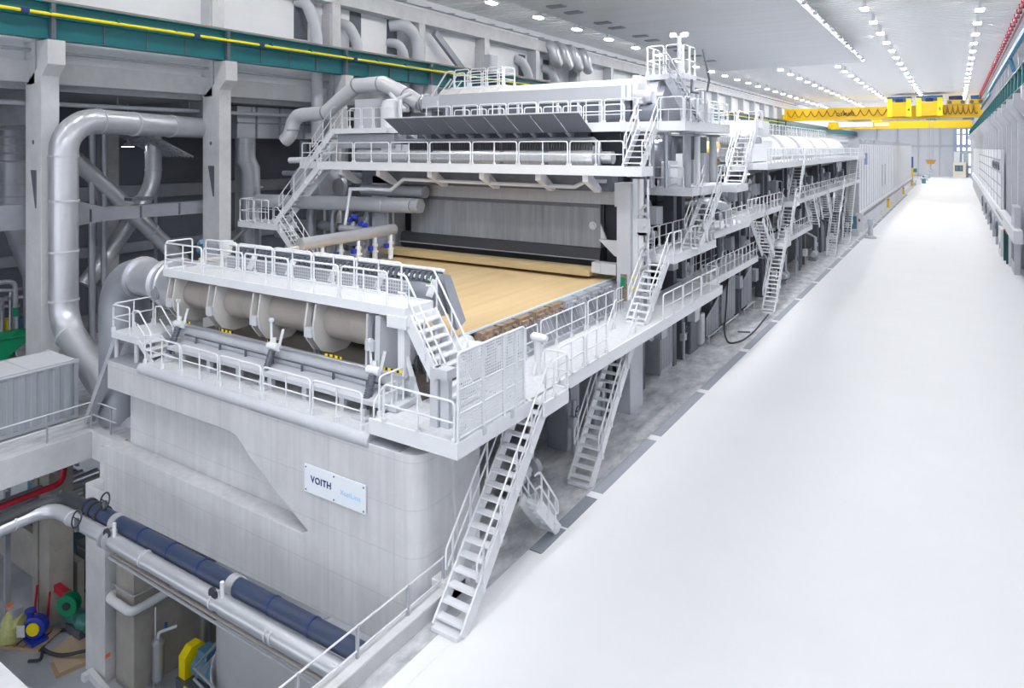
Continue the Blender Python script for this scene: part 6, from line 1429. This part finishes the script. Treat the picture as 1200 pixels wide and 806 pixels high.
m = M(); m.tube(fillet([(-29.6, 14.2, -8.4), (-31.0, 13.6, -8.9), (-32.6, 13.5, -8.93), (-32.9, 14.3, -8.93), (-32.1, 14.9, -8.9), (-31.8, 15.4, -8.7)], .8, 6), .07, 8); m.tube(fillet([(-32.4, 13.7, -8.93), (-31.4, 13.2, -8.93), (-31.8, 12.9, -8.93)], .3), .06, 8); tag(m.build('black_cable', BLACK), 'thick black cable looping over the basement floor to the pallet', 'cable')
t = thing('covered_machine', 'small machine covered with teal plastic sheet behind the hose reel', 'machine', (-32, 15.4, -9))
M().box(-32.5, -31.3, 14.6, 15.3, -9, -8.6).build('base', DGREY, t); m = M(); m.lathe((-32.7, 14.9, -8.45), (1, .1, 0), [(0, .2), (.2, .38), (.6, .3), (1.0, .42), (1.5, .35), (1.6, .1)], 8); m.build('plastic_sheet', TEAL, t)
t = thing('dark_cabinet', 'dark grey cabinet behind the beige column in the basement', 'cabinet', (-34.4, 17, -9)); M().box(-35.4, -33.8, 16.4, 17.4, -9, -6.8).build('body', DGREY, t); M().box(-35.3, -33.9, 16.36, 16.4, -8.8, -7.0).build('door', MGREY, t)
tag(M().box(-28.08, -27.98, 14.02, 14.2, -8.0, -7.85).build('orange_plug', ORANGE), 'orange plug on the grey basement column', 'plug')
t = thing('basement_machine', 'dark blue-grey machine with yellow end behind the low basement wall', 'machine', (-40, 18, -9)); M().box(-42, -37.6, 17, 19, -9, -5.8).build('body', BLUEM, t); M().box(-37.6, -36.2, 17.2, 18.8, -6.9, -5.6).build('yellow_end', YEL2, t); M().lathe((-41.4, 18, -5.6), (1, 0, 0), [(0, .5), (1.8, .5)], 14).build('drum', DGREY, t)
t = thing('yellow_tank', 'yellow steel beam in the dark behind the columns of the basement', 'beam', (-33, 20, -6)); M().box(-36, -29.5, 20, 20.6, -7.2, -6.4).build('beam', YEL, t); M().box(-36, -29.5, 19.95, 20, -7.2, -7.1).build('flange', YEL2, t)
# red pipe and truss work under the slab
m = M(); m.tube(fillet([(-32.3, 0, -2.55), (-32.3, 14.4, -2.4), (-32.3, 14.5, -1.3)], .35), .13, 10); o = m.build('sprinkler_pipe', RED); tag(o, 'bright red pipe with a bend under the slab edge', 'pipe')
for i in range(9):
    y = 8.5 + .9 * i
    t = thing('truss_bar', 'grey steel bar of the pipe rack under the slab', 'steel bar', (-33, y, -3), group='pipe rack bars under the slab')
    M().beam((-33.2, y, -3.0 - .1 * (i % 3)), (-35.5, y + 1.1 * (-1) ** i, -5.2), .07, .07).build('bar', GALV, t); M().beam((-33.1, y - .3, -2.2), (-37, y - .3, -2.3), .1, .16).build('tray', LGREY if i % 2 else MGREY, t)
for i in range(5): tag(M().tube([(-34 - .7 * i, 2, -3.2 - .55 * i), (-34 - .7 * i, 16 + i, -3.0 - .55 * i)], .14 + .05 * (i % 3), 10).build('rack_pipe', (SHEETD, STEEL, MGREY, LGREY, SHEETD)[i]), ('topmost', 'second', 'third', 'fourth', 'lowest')[i] + ' long pipe of the rack in the dark under the slab', 'pipe')
for i, y in enumerate((9.8, 12.2, 14.3)): tag(M().box(-34.9, -34.7, y + 1, y + 1.2, -9, -1.1).build('rack_post', MGREY), ('first', 'second', 'third')[i] + ' grey rack post under the slab counted from the left edge', 'post')
# clutter on the slab between container and foundation
for i in range(7):
    x = -31.9 + .75 * (i % 4); y = 16.6 + .7 * (i // 2)
    t = thing('floor_valve', 'grey floor valve or pipe stub between the container and the foundation', 'valve', (x, y, 0), group='floor valves behind the slab railing')
    M().cyl((x, y, 0), (x, y, .8 + .3 * (i % 3)), .12, 10).build('stem', SHEETD, t); M().lathe((x, y, .7 + .3 * (i % 3)), (0, 0, 1), [(0, .1), (.05, .26), (.12, .26), (.2, .1)], 12).build('flange', GALV, t)
